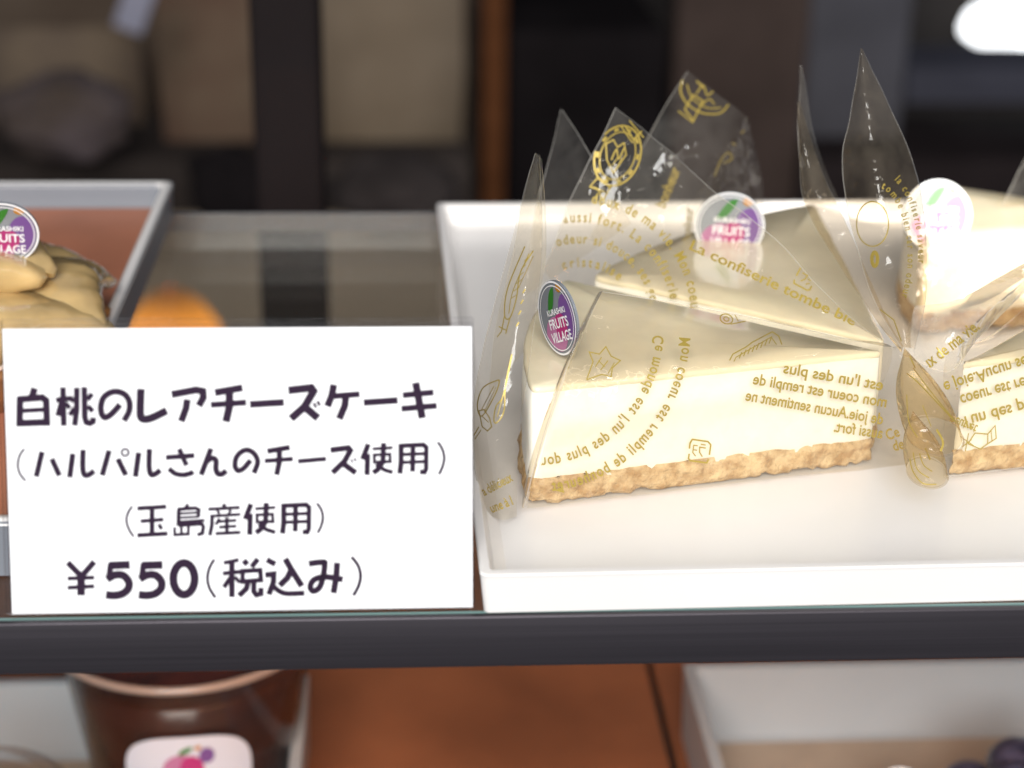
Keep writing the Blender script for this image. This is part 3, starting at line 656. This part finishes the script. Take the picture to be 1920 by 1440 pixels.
P.lines([([(1280, 150), (1276, 172), (1290, 196), (1318, 212), (1350, 212), (1366, 196)], 3, True), ([(1288, 158), (1298, 184), (1325, 202), (1352, 202)], 2.2, True), ([(1284, 205), (1300, 178), (1318, 190), (1300, 226), (1284, 205)], 3), ([(1272, 208), (1300, 230)], 2.4), ([(1306, 176), (1318, 160), (1326, 178), (1338, 170)], 2.6, True), ([(1316, 196), (1330, 186), (1340, 196)], 2.4, True), ([(1306, 152), (1322, 166)], 3),
         ([(1340, 330), (1352, 300), (1366, 286), (1372, 298), (1356, 306)], 3, True), ([(1226, 222), (1236, 226), (1230, 216)], 3), ([(1372, 268), (1380, 272)], 3), ([(1390, 250), (1396, 244)], 3)])
P.text('bonheur', 1246, 392, -68, 22, width=80); P.text('bonheur', 1296, 452, -86, 20, width=62)
P.done(f2)
g0 = [ony(1496, 190, .112), ony(1500, 300, .104), ony(1508, 385, .098), ony(1560, 482, .088), ony(1640, 596, .068), ony(1690, 656, .0575)]
g1 = [ony(1500, 188, .111), ony(1532, 290, .101), ony(1574, 392, .091), ony(1616, 490, .078), ony(1668, 606, .064), ony(1695, 652, .057)]
gm = [a.lerp(b, .5) + Vector((-.001, -.003, 0)) for a, b in zip(g0, g1)]
bG, _ = loft('film_flap', [g0, gm, g1], M['dense'], f2, 40, 6, .0006, 25)
h0 = [ony(1500, 122, .128), ony(1497, 250, .120), ony(1508, 380, .112)]; h1 = [ony(1503, 124, .128), ony(1532, 270, .121), ony(1580, 390, .113)]
loft('film_flap', [h0, h1], M['film'], f2, 24, 6, .0005, 26)

# --- film of the slice on the right, twisted to a pinch and two curls
f3 = thing('film_wrapper', 'clear film twisted to a pinch with open curls at the tip of the right slice', 'film', (s3T[0], s3T[1], FLZ), 0, 'printed cellophane cake wrappers')
k0 = [ony(1614, 90, .100), ony(1592, 225, .095), ony(1578, 300, .092), ony(1592, 420, .084), ony(1640, 560, .068), ony(1688, 650, .0565)]
km = [ony(1615, 90, .099), ony(1630, 215, .090), ony(1645, 310, .084), ony(1662, 430, .076), ony(1690, 565, .062), ony(1700, 652, .0545)]
k1 = [ony(1617, 92, .100), ony(1672, 205, .096), ony(1712, 300, .092), ony(1734, 400, .086), ony(1738, 540, .072), ony(1714, 655, .057)]
bK, _ = loft('film_panel', [k0, km, k1], M['dense'], f3, 44, 9, .0007, 31)
P = Print(bK)
P.arc('tombe bien car son odeur', 1640, 480, 62, 130, -80, 15, gap=1.1); P.arc('la confiserie saveur', 1640, 480, 82, 160, -64, 15, gap=1.1)
P.lines([(E2(1640, 486, 15, 7, 90), 3, False, True), (E2(1640, 486, 11, 4, 90), 4, False, True), (E2(1636, 420, 30, 42, 0), 2.2, False, True), ([(1636, 560), (1668, 612), (1690, 650)], 2.4), ([(1650, 580), (1676, 600), (1690, 640)], 2)])
P.done(f3)
c_t = [ony(1716, 575, .064), ony(1800, 560, .061), ony(1930, 490, .074)]; c_m = [ony(1700, 630, .0585), ony(1790, 622, .052), ony(1930, 520, .066)]; c_b = [ony(1694, 664, .0560), ony(1780, 696, .050), ony(1835, 634, .058), ony(1930, 542, .070)]
bC, _ = loft('film_flap', [c_t, c_m, c_b], M['milky'], f3, 34, 8, .0004, 34)
P = Print(bC); P.text('oux de ma vie.', 1728, 702, -38, 25, width=140); P.done(f3)
d3 = (Vector((*s3A, 0)) - Vector((*s3T, 0))).normalized(); n3 = Vector((d3.y, -d3.x, 0)); n3 = n3 if n3.y < 0 else -n3
pp3 = Vector((*s3T, 0)) + n3 * .0016
def f3p(x, y): return onplane(x, y, pp3, n3)
fb = [f3p(1768, 896), f3p(1850, 886), f3p(1960, 872)]; fm = [f3p(1772, 676), f3p(1850, 668), f3p(1960, 662)]; ft = [ony(1800, 650, .066), ony(1860, 628, .068), ony(1960, 545, .072)]
b3, _ = loft('film_panel', [fb, [a.lerp(b, .5) for a, b in zip(fb, fm)], fm, ft], M['film'], f3, 30, 8, .0003, 36)
P = Print(b3)
P.text('de joie.Aucun senti', 1754, 722, -18, 25, flip=True, width=205); P.text('coeur est rempli', 1798, 742, -16, 25, flip=True, width=170); P.text('l\'un des plus', 1806, 782, -15, 25, flip=True, width=150); P.text('neut et', 1784, 778, 22, 20, flip=True, width=54)
P.lines([([(1815, 832), (1828, 812), (1852, 814), (1866, 798), (1868, 822), (1852, 832), (1838, 842), (1815, 832)], 2.2), ([(1852, 814), (1852, 832)], 2), ([(1858, 806), (1860, 828)], 1.6), ([(1804, 838), (1822, 824)], 1.8), ([(1800, 818), (1826, 836)], 1.8), ([(1810, 846), (1816, 812)], 1.8)])
P.done(f3)
def curl(apex, cen, rx, ry, seed):
    """cone of film: pinched at the apex, open at the bottom"""
    ap = ony(*apex); ce = ony(*cen); L = (ce - CAM).length / FPX
    ring = []
    for i in range(41):
        a = 2 * math.pi * i / 40 * 1.08
        ring.append(ce + RT * (rx * L * math.cos(a)) - UP * (ry * L * math.sin(a)) + FW * (-rx * L * 1.1 * math.sin(a)))
    rows = []
    for k in range(13):
        t = k / 12
        tt = t ** .8
        rows.append([ap.lerp(p, tt) + (p - ce) * (.35 * math.sin(math.pi * t)) for p in ring])
    V = [p + noise.noise_vector(p * 90 + Vector((seed, 0, 0))) * .0004 for r in rows for p in r]; n = 41
    Fc = [(k * n + i, k * n + i + 1, (k + 1) * n + i + 1, (k + 1) * n + i) for k in range(12) for i in range(40)]
    wchild(meshobj('film_curl', V, Fc, M['amber'], None, True), f3)
    lip = [rows[-1][i] for i in range(41)]
    V, Fc = [], []
    for i, p in enumerate(lip):
        d = (p - ce).normalized()
        V += [p, p + (p - ap).normalized() * .0005 + d * .0001]
    Fc = [(2 * i, 2 * i + 2, 2 * i + 3, 2 * i + 1) for i in range(40)]
    wchild(meshobj('film_lip', V, Fc, M['filmedge']), f3)
    return BVHTree.FromPolygons([v for r in rows for v in r], [(k * n + i, k * n + i + 1, (k + 1) * n + i + 1, (k + 1) * n + i) for k in range(12) for i in range(40)])
bq = curl((1696, 652, .0555), (1752, 815, .0400), 50, 34, 1)
P = Print(bq); P.lines([([(1700, 700), (1724, 720), (1790, 790)], 2.2, True), ([(1712, 690), (1750, 740), (1800, 800)], 1.8, True), ([(1700, 740), (1704, 790), (1720, 820)], 1.8, True), ([(1756, 805), (1768, 828), (1764, 846)], 4, True), ([(1706, 668), (1716, 690)], 2.5), ([(1730, 760), (1746, 800)], 1.6)]); P.done(f3)
bq = curl((1712, 770, .0480), (1738, 884, .0370), 36, 26, 7)
P = Print(bq); P.lines([([(1706, 860), (1712, 884), (1730, 906), (1756, 908)], 2.2, True), ([(1712, 848), (1720, 880), (1742, 896)], 2, True), ([(1724, 850), (1732, 872), (1748, 884)], 2, True), ([(1735, 840), (1744, 862)], 3)]); P.done(f3)

# --- film of the slice in the glare
f4 = thing('film_wrapper', 'clear film corner catching light above the slice in bright glare', 'film', (s4A[0], s4A[1], FLZ), 0, 'printed cellophane cake wrappers')
x0 = [ony(1930, 285, .175), ony(1900, 340, .172), ony(1872, 400, .168)]; x1 = [ony(1990, 330, .178), ony(1985, 380, .176), ony(1980, 420, .172)]
loft('film_flap', [x0, x1], M['film'], f4, 16, 8, .0006, 41)
w0 = [ony(1722, 452, s4A[1] - .004), ony(1840, 450, s4A[1] - .002), ony(2000, 440, s4A[1] + .004)]; w1 = [ony(1712, 625, s4A[1] - .010), ony(1840, 622, s4A[1] - .007), ony(2000, 600, s4A[1] + .002)]
loft('film_panel', [w0, [a.lerp(b, .5) + Vector((0, -.002, 0)) for a, b in zip(w0, w1)], w1], M['dense'], f4, 24, 8, .0008, 44)

# ================================================================== PEACH TART
tc_ = onz(-95, 620, .014); tx, ty = tc_.x, tc_.y
tt = thing('peach_tart', 'glazed peach tart in a browned pastry shell beside the price card', 'tart', (tx, ty, .0022))
bm = bmesh.new(); n = 96; RR = .0385
prof = [(RR - .006, .0), (RR - .004, .0), (RR, .012), (RR + .0006, .0135), (RR - .002, .0138), (RR - .003, .011), (.001, .0105)]
rings = []
for r, z in prof:
    rings.append([bm.verts.new(((r + (.0007 * math.cos(i * 2 * math.pi / n * 24) if r > .03 else 0)) * math.cos(2 * math.pi * i / n), (r + (.0007 * math.cos(i * 2 * math.pi / n * 24) if r > .03 else 0)) * math.sin(2 * math.pi * i / n), z + .0005 * fbm((math.cos(i / 15.), math.sin(i / 15.), z * 40), 3))) for i in range(n)])
for a, b in zip(rings, rings[1:]):
    for i in range(n): bm.faces.new((a[i], a[(i + 1) % n], b[(i + 1) % n], b[i]))
bm.faces.new(rings[-1]); bm.faces.new(rings[0][::-1]); bmo('pastry_shell', bm, M['tart'], tt, True)
bm = bmesh.new(); lathe(bm, [(RR - .0035, .009), (RR - .003, .0145), (RR - .010, .019), (.012, .022), (.0005, .023)], 48); bmo('custard', bm, M['cream'], tt, True)
random.seed(4)
def peach_slice(ang, rad, z, L, wd, th, tilt):
    """crescent of peach: thick outer back, thin inner edge, laid on its side"""
    bm = bmesh.new(); N, K = 26, 20; R = []
    for i in range(N + 1):
        t = i / N; a = (t - .5) * 1.9; w = math.sin(math.pi * min(1, max(0, t * .96 + .02))) ** .55
        cx, cy = L * .55 * math.sin(a), -L * .55 * math.cos(a) + L * .55
        ring = []
        for k in range(K):
            b = 2 * math.pi * k / K
            px_, pz_ = wd * .5 * w * math.cos(b), th * .5 * w * math.sin(b) * (.72 + .55 * math.cos(b))
            ring.append(bm.verts.new((cx - math.sin(a) * -px_ * -1 * .0 + math.sin(a) * px_ * -1, cy + math.cos(a) * px_ , pz_ + .0006 * fbm((cx, cy, pz_), 150, ang))))
        R.append(ring)
    for p, q in zip(R, R[1:]):
        for k in range(K): bm.faces.new((p[k], p[(k + 1) % K], q[(k + 1) % K], q[k]))
    bm.faces.new(R[0]); bm.faces.new(R[-1][::-1]); bmesh.ops.recalc_face_normals(bm, faces=bm.faces[:])
    o = bmo('peach_slice', bm, M['peach'], tt, True)
    o.matrix_local = Matrix.Translation((rad * math.cos(ang), rad * math.sin(ang), z)) @ Matrix.Rotation(ang + math.pi / 2 + math.pi, 4, 'Z') @ Matrix.Rotation(tilt, 4, 'X')
for i in range(6): peach_slice(i * 2 * math.pi / 6 + .15, .027, .0215, .055, .022, .017, math.radians(-30))
for i in range(4): peach_slice(i * 2 * math.pi / 4 + .5, .014, .0325, .040, .018, .014, math.radians(-25))
for i in range(2): peach_slice(i * math.pi + .9, .005, .0400, .028, .014, .012, math.radians(-15))
p4 = ony(6, 437, ty - .008)
badge('round fruit badge leaning on the glazed peaches of the tart', p4, vd(p4) + Vector((-.1, 0, -.5)), Vector((.06, 0, 1)), .0084)

# ================================================================== JELLY CUP AND NEIGHBOURS ON THE LOWER SHELF
cr = onz(348, 1150, ZL + .0740); cxx, cyy = cr.x, cr.y
cp = thing('jelly_cup', 'clear plastic cup of dark coffee jelly with white fruit label', 'cup', (cxx, cyy, ZL + .0021))
Hc, Rt, Rb = .072, .0420, .0310
bm = bmesh.new(); lathe(bm, [(.001, 0), (Rb - .002, 0), (Rb, .001), (Rt - .001, Hc - .004), (Rt, Hc - .003)], 64); bmo('cup_wall', bm, M['cup'], cp, True)
bm = bmesh.new()
lathe(bm, [(Rt + .0012 + .0012 * math.cos(a), Hc - .002 + .0014 * math.sin(a)) for a in [2 * math.pi * k / 12 for k in range(13)]], 64); bmo('cup_rim', bm, mat('frosted_rim', (.30, .24, .21), .25, coat=.4), cp, True)
bm = bmesh.new(); lathe(bm, [(.001, .0015), (Rb - .003, .0015), (Rb - .0012, .003), (Rt - .0042, Hc - .013), (Rt - .006, Hc - .012), (.001, Hc - .0125)], 64); bmo('coffee_jelly', bm, M['coffee'], cp, True)
toc = math.atan2(CAM.y - cyy, CAM.x - cxx) - .06
def cupP(u, v, off):
    """u along the wall in metres, v height"""
    f = (v - .001) / (Hc - .005); r = Rb + (Rt - .001 - Rb) * f + off; a = toc + u / r
    return Vector((cxx + r * math.cos(a), cyy + r * math.sin(a), ZL + .0021 + v))
lv = .034; 
def sup(hw, hh, n=48, e=2.7): return [(hw * math.copysign(abs(math.cos(2 * math.pi * i / n)) ** (2 / e), math.cos(2 * math.pi * i / n)), hh * math.copysign(abs(math.sin(2 * math.pi * i / n)) ** (2 / e), math.sin(2 * math.pi * i / n))) for i in range(n)]
def patch(name, pts, off, m):
    cxm, cym = sum(p[0] for p in pts) / len(pts), sum(p[1] for p in pts) / len(pts); V, Fc = [], []; n = len(pts); K = 8
    for k in range(K + 1):
        for x, y in pts: V.append(cupP(cxm + (x - cxm) * (1 - k / K), lv + cym + (y - cym) * (1 - k / K), off))
    for k in range(K):
        for i in range(n): Fc.append((k * n + i, k * n + (i + 1) % n, (k + 1) * n + (i + 1) % n, (k + 1) * n + i))
    wchild(meshobj(name, V, Fc, m, None, True), cp)
patch('label', sup(.0205, .0165), .0003, mat('label_paper', (.58, .61, .70), .5))
patch('peach_mark', ell(-.002, .0020, .0062, .0075), .0005, M['pink']); patch('magenta_mark', ell(.0012, .0030, .0038, .0060), .0006, M['magenta'])
patch('leaf_mark', [(-.0028, .0092), (-.0022, .0112), (.0004, .0126), (.0020, .0126), (.0008, .0106), (-.0014, .0094)], .0006, M['green'])
patch('orange_mark', ell(.0034, .0120, .0011, .0009), .0006, M['orange']); patch('plum_mark', ell(.0060, .0086, .0024, .0032), .0006, M['purple'])

lc = onz(-62, 1512, ZL + .050)
lid = thing('dessert_jar', 'clear round dessert jar at the tray corner in front of the jelly cup', 'jar', (lc.x, lc.y, ZL + .0021))
bm = bmesh.new(); lathe(bm, [(.001, 0), (.028, 0), (.030, .002), (.0305, .040), (.029, .044)], 48); bmo('jar_wall', bm, M['cup'], lid, True)
bm = bmesh.new(); lathe(bm, [(.001, .003), (.028, .003), (.029, .03), (.001, .032)], 48); bmo('jar_cream', bm, M['cream'], lid, True)
bm = bmesh.new(); lathe(bm, [(.0312, .043), (.0312, .047), (.0300, .0485), (.0285, .0478), (.026, .0465), (.001, .0465)], 48); bmo('jar_lid', bm, M['acrylic'], lid, True)

gc = onz(1880, 1412, ZL + .045)
gp = thing('grape_tart', 'tart heaped with dark bloomy grapes on the lower shelf', 'tart', (gc.x + .012, gc.y - .004, ZL + .0021))
bm = bmesh.new(); lathe(bm, [(.028, 0), (.030, 0), (.035, .016), (.033, .0165), (.031, .013), (.001, .013)], 60); bmo('pastry_shell', bm, M['pastry'], gp, True)
def grape(x, y, z, rx, rz, ang, tl):
    bm = bmesh.new(); bmesh.ops.create_uvsphere(bm, u_segments=20, v_segments=12, radius=1)
    for v in bm.verts: v.co = Vector((v.co.x * rx, v.co.y * rx * .82, v.co.z * rz)) * (1 + .04 * fbm(v.co, 1.5, ang))
    o = bmo('grape', bm, M['grape'], gp, True); o.location = (x, y, z); o.rotation_euler = (tl, .2, ang)
for i in range(8): grape(.022 * math.cos(i * .785), .022 * math.sin(i * .785), .022, .0105, .0085, i * .785, .3)
for i in range(4): grape(.010 * math.cos(i * 1.57 + .4), .010 * math.sin(i * 1.57 + .4), .0335, .0125, .0095, i * 1.57, -.2)
bt_ = onz(1700, 1437, ZL + .028)
badge('round fruit badge just showing its leaf beside the dark grapes', bt_ + Vector((-.001, 0, -.0114)), Vector((-.1, -1, .5)), Vector((0, .2, 1)), .0090)

# amber lamp under the shelf
lp = ony(322, 600, 1.25); KL = 2.2
am = thing('amber_lamp', 'glowing amber lamp seen out of focus through the glass shelf', 'lamp', (lp.x, lp.y, lp.z - .03 * KL))
gm_ = mat('amber_glow', (.5, .16, .03), .6, emit=((1, .36, .04), 1.0)); nt = gm_.node_tree
tcn = nt.nodes.new('ShaderNodeTexCoord'); sx = nt.nodes.new('ShaderNodeSeparateXYZ'); mr = nt.nodes.new('ShaderNodeMapRange')
mr.inputs[1].default_value = .02; mr.inputs[2].default_value = .095; mr.inputs[3].default_value = 6.0; mr.inputs[4].default_value = .25
nt.links.new(tcn.outputs['Object'], sx.inputs[0]); nt.links.new(sx.outputs['Z'], mr.inputs[0]); nt.links.new(mr.outputs[0], nt.nodes['Principled BSDF'].inputs['Emission Strength'])
bm = bmesh.new(); lathe(bm, [(r * KL, z * KL) for r, z in [(.001, .044), (.007, .042), (.014, .036), (.020, .026), (.022, .014), (.014, .004), (.001, .003)]], 32)
bmo('glowing_shade', bm, gm_, am, True)
bm = bmesh.new(); lathe(bm, [(.001, -.60), (.05, -.60), (.05, -.59), (.010, -.58), (.010, .0), (.026, .007), (.001, .008)], 24); bmo('lamp_stand', bm, M['steel'], am, True)
area('lower_strip_light', (.02, .02, -.016), (.03, .16, ZL), .25, .34, (1, .45, .18), .01)

# ================================================================== BLURRED SHOP BEHIND
def px_box(name, label, catg, x0, x1, y0, y1, Y, depth, m, bev=.004, group=None, lean=0):
    a, b = ony(x0, y0, Y), ony(x1, y1, Y); a2 = ony(x1, y0, Y); b2_ = ony(x0, y1, Y)
    xa, xb = (a.x + b2_.x) / 2, (a2.x + b.x) / 2; za, zb = (b.z + b2_.z) / 2, (a.z + a2.z) / 2
    t = boxo(name, (-(xb - xa) / 2, (xb - xa) / 2, 0, depth, 0, zb - za), m, None, bev); t.location = ((xa + xb) / 2, Y, za); t.rotation_euler = (0, lean, 0)
    return tag(t, label, catg, group)
def fab(name, c, amt=.45, sc=6): return mat(name, c, .9, noise_amt=amt, noise_scale=sc, spec=.06)
post = px_box('case_post', 'dark grey upright post rising behind the glass shelf', 'post', 486, 612, -60, 1050, .47, .03, mat('post_grey', (.016, .0125, .013), .8, noise_amt=.2, noise_scale=10, spec=.06))
post.location.z -= .5 * 0
tan = mat('tan_paper', (.38, .295, .21), .9, col2=(.22, .165, .11), noise_scale=3.5, spec=.06); tan2 = mat('tan_paper_dark', (.30, .225, .15), .9, col2=(.15, .11, .09), noise_scale=6, spec=.06); dk = fab('near_black', (.022, .018, .019), .4, 6)
def bag(label, x0, x1, y0, y1, Y, m, strap=False, grp='tan paper bags behind the case'):
    a, b, c = ony(x0, y0, Y), ony(x1, y0, Y), ony((x0 + x1) / 2, y1, Y); w = b.x - a.x; h = (a.z + b.z) / 2 - c.z
    t = thing('paper_bag', label, 'bag', ((a.x + b.x) / 2, Y, c.z), 0, grp)
    bm = bmesh.new(); hw, d = w / 2, w * .35
    pr = [(0, 0, 0), (.5, .03, .01), (1, .0, .12)]
    R = []
    for f, gx, gy in [(0, 0, 0), (.03, -.004, -.004), (.5, .004, -.01), (.8, .002, -.02), (1, 0, -.04)]:
        R.append([bm.verts.new(p) for p in ((-hw - gx, 0 - gy, h * f), (0, -.012 * f - gy, h * f), (hw + gx, 0 - gy, h * f), (hw + gx, d + gy, h * f), (hw * .9, d * .5, h * f), (-hw - gx, d + gy, h * f))])
    for p, q in zip(R, R[1:]):
        for i in range(6): bm.faces.new((p[i], p[(i + 1) % 6], q[(i + 1) % 6], q[i]))
    bm.faces.new(R[0][::-1]); bmo('bag_body', bm, m, t, True)
    if strap:
        b2 = bmesh.new(); V = [b2.verts.new(p) for p in ((-hw * .35, -.03, h * .72), (-hw * .12, -.03, h * .74), (hw * .30, -.03, h * .16), (hw * .05, -.03, h * .13))]; V2 = [b2.verts.new(v.co + Vector((0, .02, 0))) for v in V]
        b2.faces.new(V); b2.faces.new(V2[::-1])
        for i in range(4): b2.faces.new((V[i], V2[i], V2[(i + 1) % 4], V[(i + 1) % 4]))
        bmo('strap', b2, fab('strap_brown', (.10, .07, .04)), t)
    return t
bag('broad tan paper bag between the dark post and the wooden upright', 590, 868, -80, 330, 2.3, tan)
bag('narrow tan paper bag just left of the dark post', 285, 505, -80, 318, 2.3, mat('tan_b', (.25, .185, .125), .9, col2=(.17, .10, .07), noise_scale=5, spec=.06))
bag('dull brown paper bag at the far left beyond the tart tray', -60, 255, 60, 282, 2.4, tan2)
px_box('brown_screen', 'plain brown screen standing behind the tan paper bags', 'screen', -200, 890, -120, 420, 2.75, .03, mat('screen_brown', (.20, .15, .11), .9, col2=(.11, .075, .055), noise_scale=3, spec=.06))
px_box('low_counter', 'dark low counter behind the paper bags', 'counter', -200, 880, 300, 412, 2.2, .3, fab('counter_brown', (.085, .068, .06), .6, 4))
px_box('tan_panel', 'grey tan lower panel seen through the glass shelf', 'panel', -100, 845, 408, 1000, 2.15, .02, fab('panel_tan', (.72, .57, .41), .3, 3))
nap = px_box('folded_napkin', 'pale lavender folded cloth hanging above the brown bag', 'cloth', 205, 262, -60, 58, 2.0, .02, fab('lavender', (.42, .42, .52), .2), .003, None, math.radians(22))
px_box('wooden_upright', 'narrow orange brown wooden upright beside the black opening', 'post', 905, 948, -80, 420, 2.4, .08, fab('brown_wood', (.20, .075, .03), .3, 20))
px_box('dark_cabinet', 'black cabinet behind the printed film corners', 'cabinet', 952, 1240, 60, 460, 2.5, .5, dk)
px_box('cupboard', 'dull brown cupboard right of the black cabinet', 'cupboard', 1262, 1505, -80, 460, 2.6, .08, fab('panel_brown', (.125, .088, .074), .3, 6))
px_box('grey_pillar', 'grey pillar behind the tall pointed film', 'pillar', 1512, 1700, -80, 300, 2.7, .15, fab('pillar_grey', (.17, .165, .185), .25, 6))
px_box('grey_ledge', 'blue grey ledge board running right of the grey pillar', 'ledge', 1700, 2050, 128, 196, 2.8, .2, fab('ledge_grey', (.13, .13, .165), .25, 8))
px_box('dark_box', 'dark brown box on the far counter under the grey ledge', 'box', 1500, 2050, 300, 470, 2.55, .3, fab('box_brown', (.045, .034, .034), .3, 8))
def bundle(label, x, y, w, h, Y, m, seed):
    c = ony(x, y + h / 2, Y); k = (c - CAM).dot(FW) / FPX
    bm = bmesh.new(); bmesh.ops.create_icosphere(bm, subdivisions=4, radius=1)
    for v in bm.verts:
        q = v.co.copy(); d = 1 + .28 * fbm(q, 1.3, seed); v.co = Vector((q.x * w * k / 2 * d, q.y * w * k / 3 * d, (q.z * d + 1) * h * k / 2))
    o = bmo('cloth_bundle', bm, m, None, True); o.location = c; return tag(o, label, 'bundle')
bundle('rumpled black bundle on the counter left of the dark post', 430, 345, 150, 150, 2.05, dk, 3)
bundle('rumpled grey brown bundle at the foot of the broad tan bag', 735, 350, 230, 120, 2.05, fab('grey_cloth', (.085, .07, .066), .5, 8), 8)
bundle('rumpled purple grey bundle in front of the dull brown bag', 130, 215, 240, 170, 2.1, mat('purple_cloth', (.15, .12, .125), .9, col2=(.10, .075, .06), noise_scale=9, spec=.06), 14)
wn = thing('bright_window', 'overexposed white window high above the right slices', 'window', tuple(ony(1900, 100, 3.9)))
bm = bmesh.new(); ol = cat([ony(x, y, 3.9) for x, y in ((1808, 62), (1826, 22), (1862, 2), (1870, -70), (2080, -80), (2090, 60), (1990, 96), (1880, 90), (1835, 84))], 6, True)
fr_ = [bm.verts.new(p) for p in ol]; rr_ = [bm.verts.new(p + Vector((0, .03, 0))) for p in ol]; bm.faces.new(fr_); bm.faces.new(rr_[::-1])
for i in range(len(ol)): bm.faces.new((fr_[i], rr_[i], rr_[(i + 1) % len(ol)], fr_[(i + 1) % len(ol)]))
wchild(bmo('pane', bm, mat('daylight_pane', (1, 1, 1), .5, emit=((.95, .98, 1), 3.0))), wn)
bm = bmesh.new(); a2_, b2x = ony(1880, 102, 3.9), ony(2100, 84, 3.9); box(bm, a2_.x, b2x.x, 3.9, 3.92, a2_.z, b2x.z); wchild(bmo('pane', bm, mat('daylight_pane_low', (1, 1, 1), .5, emit=((.8, .92, 1), 1.2))), wn)
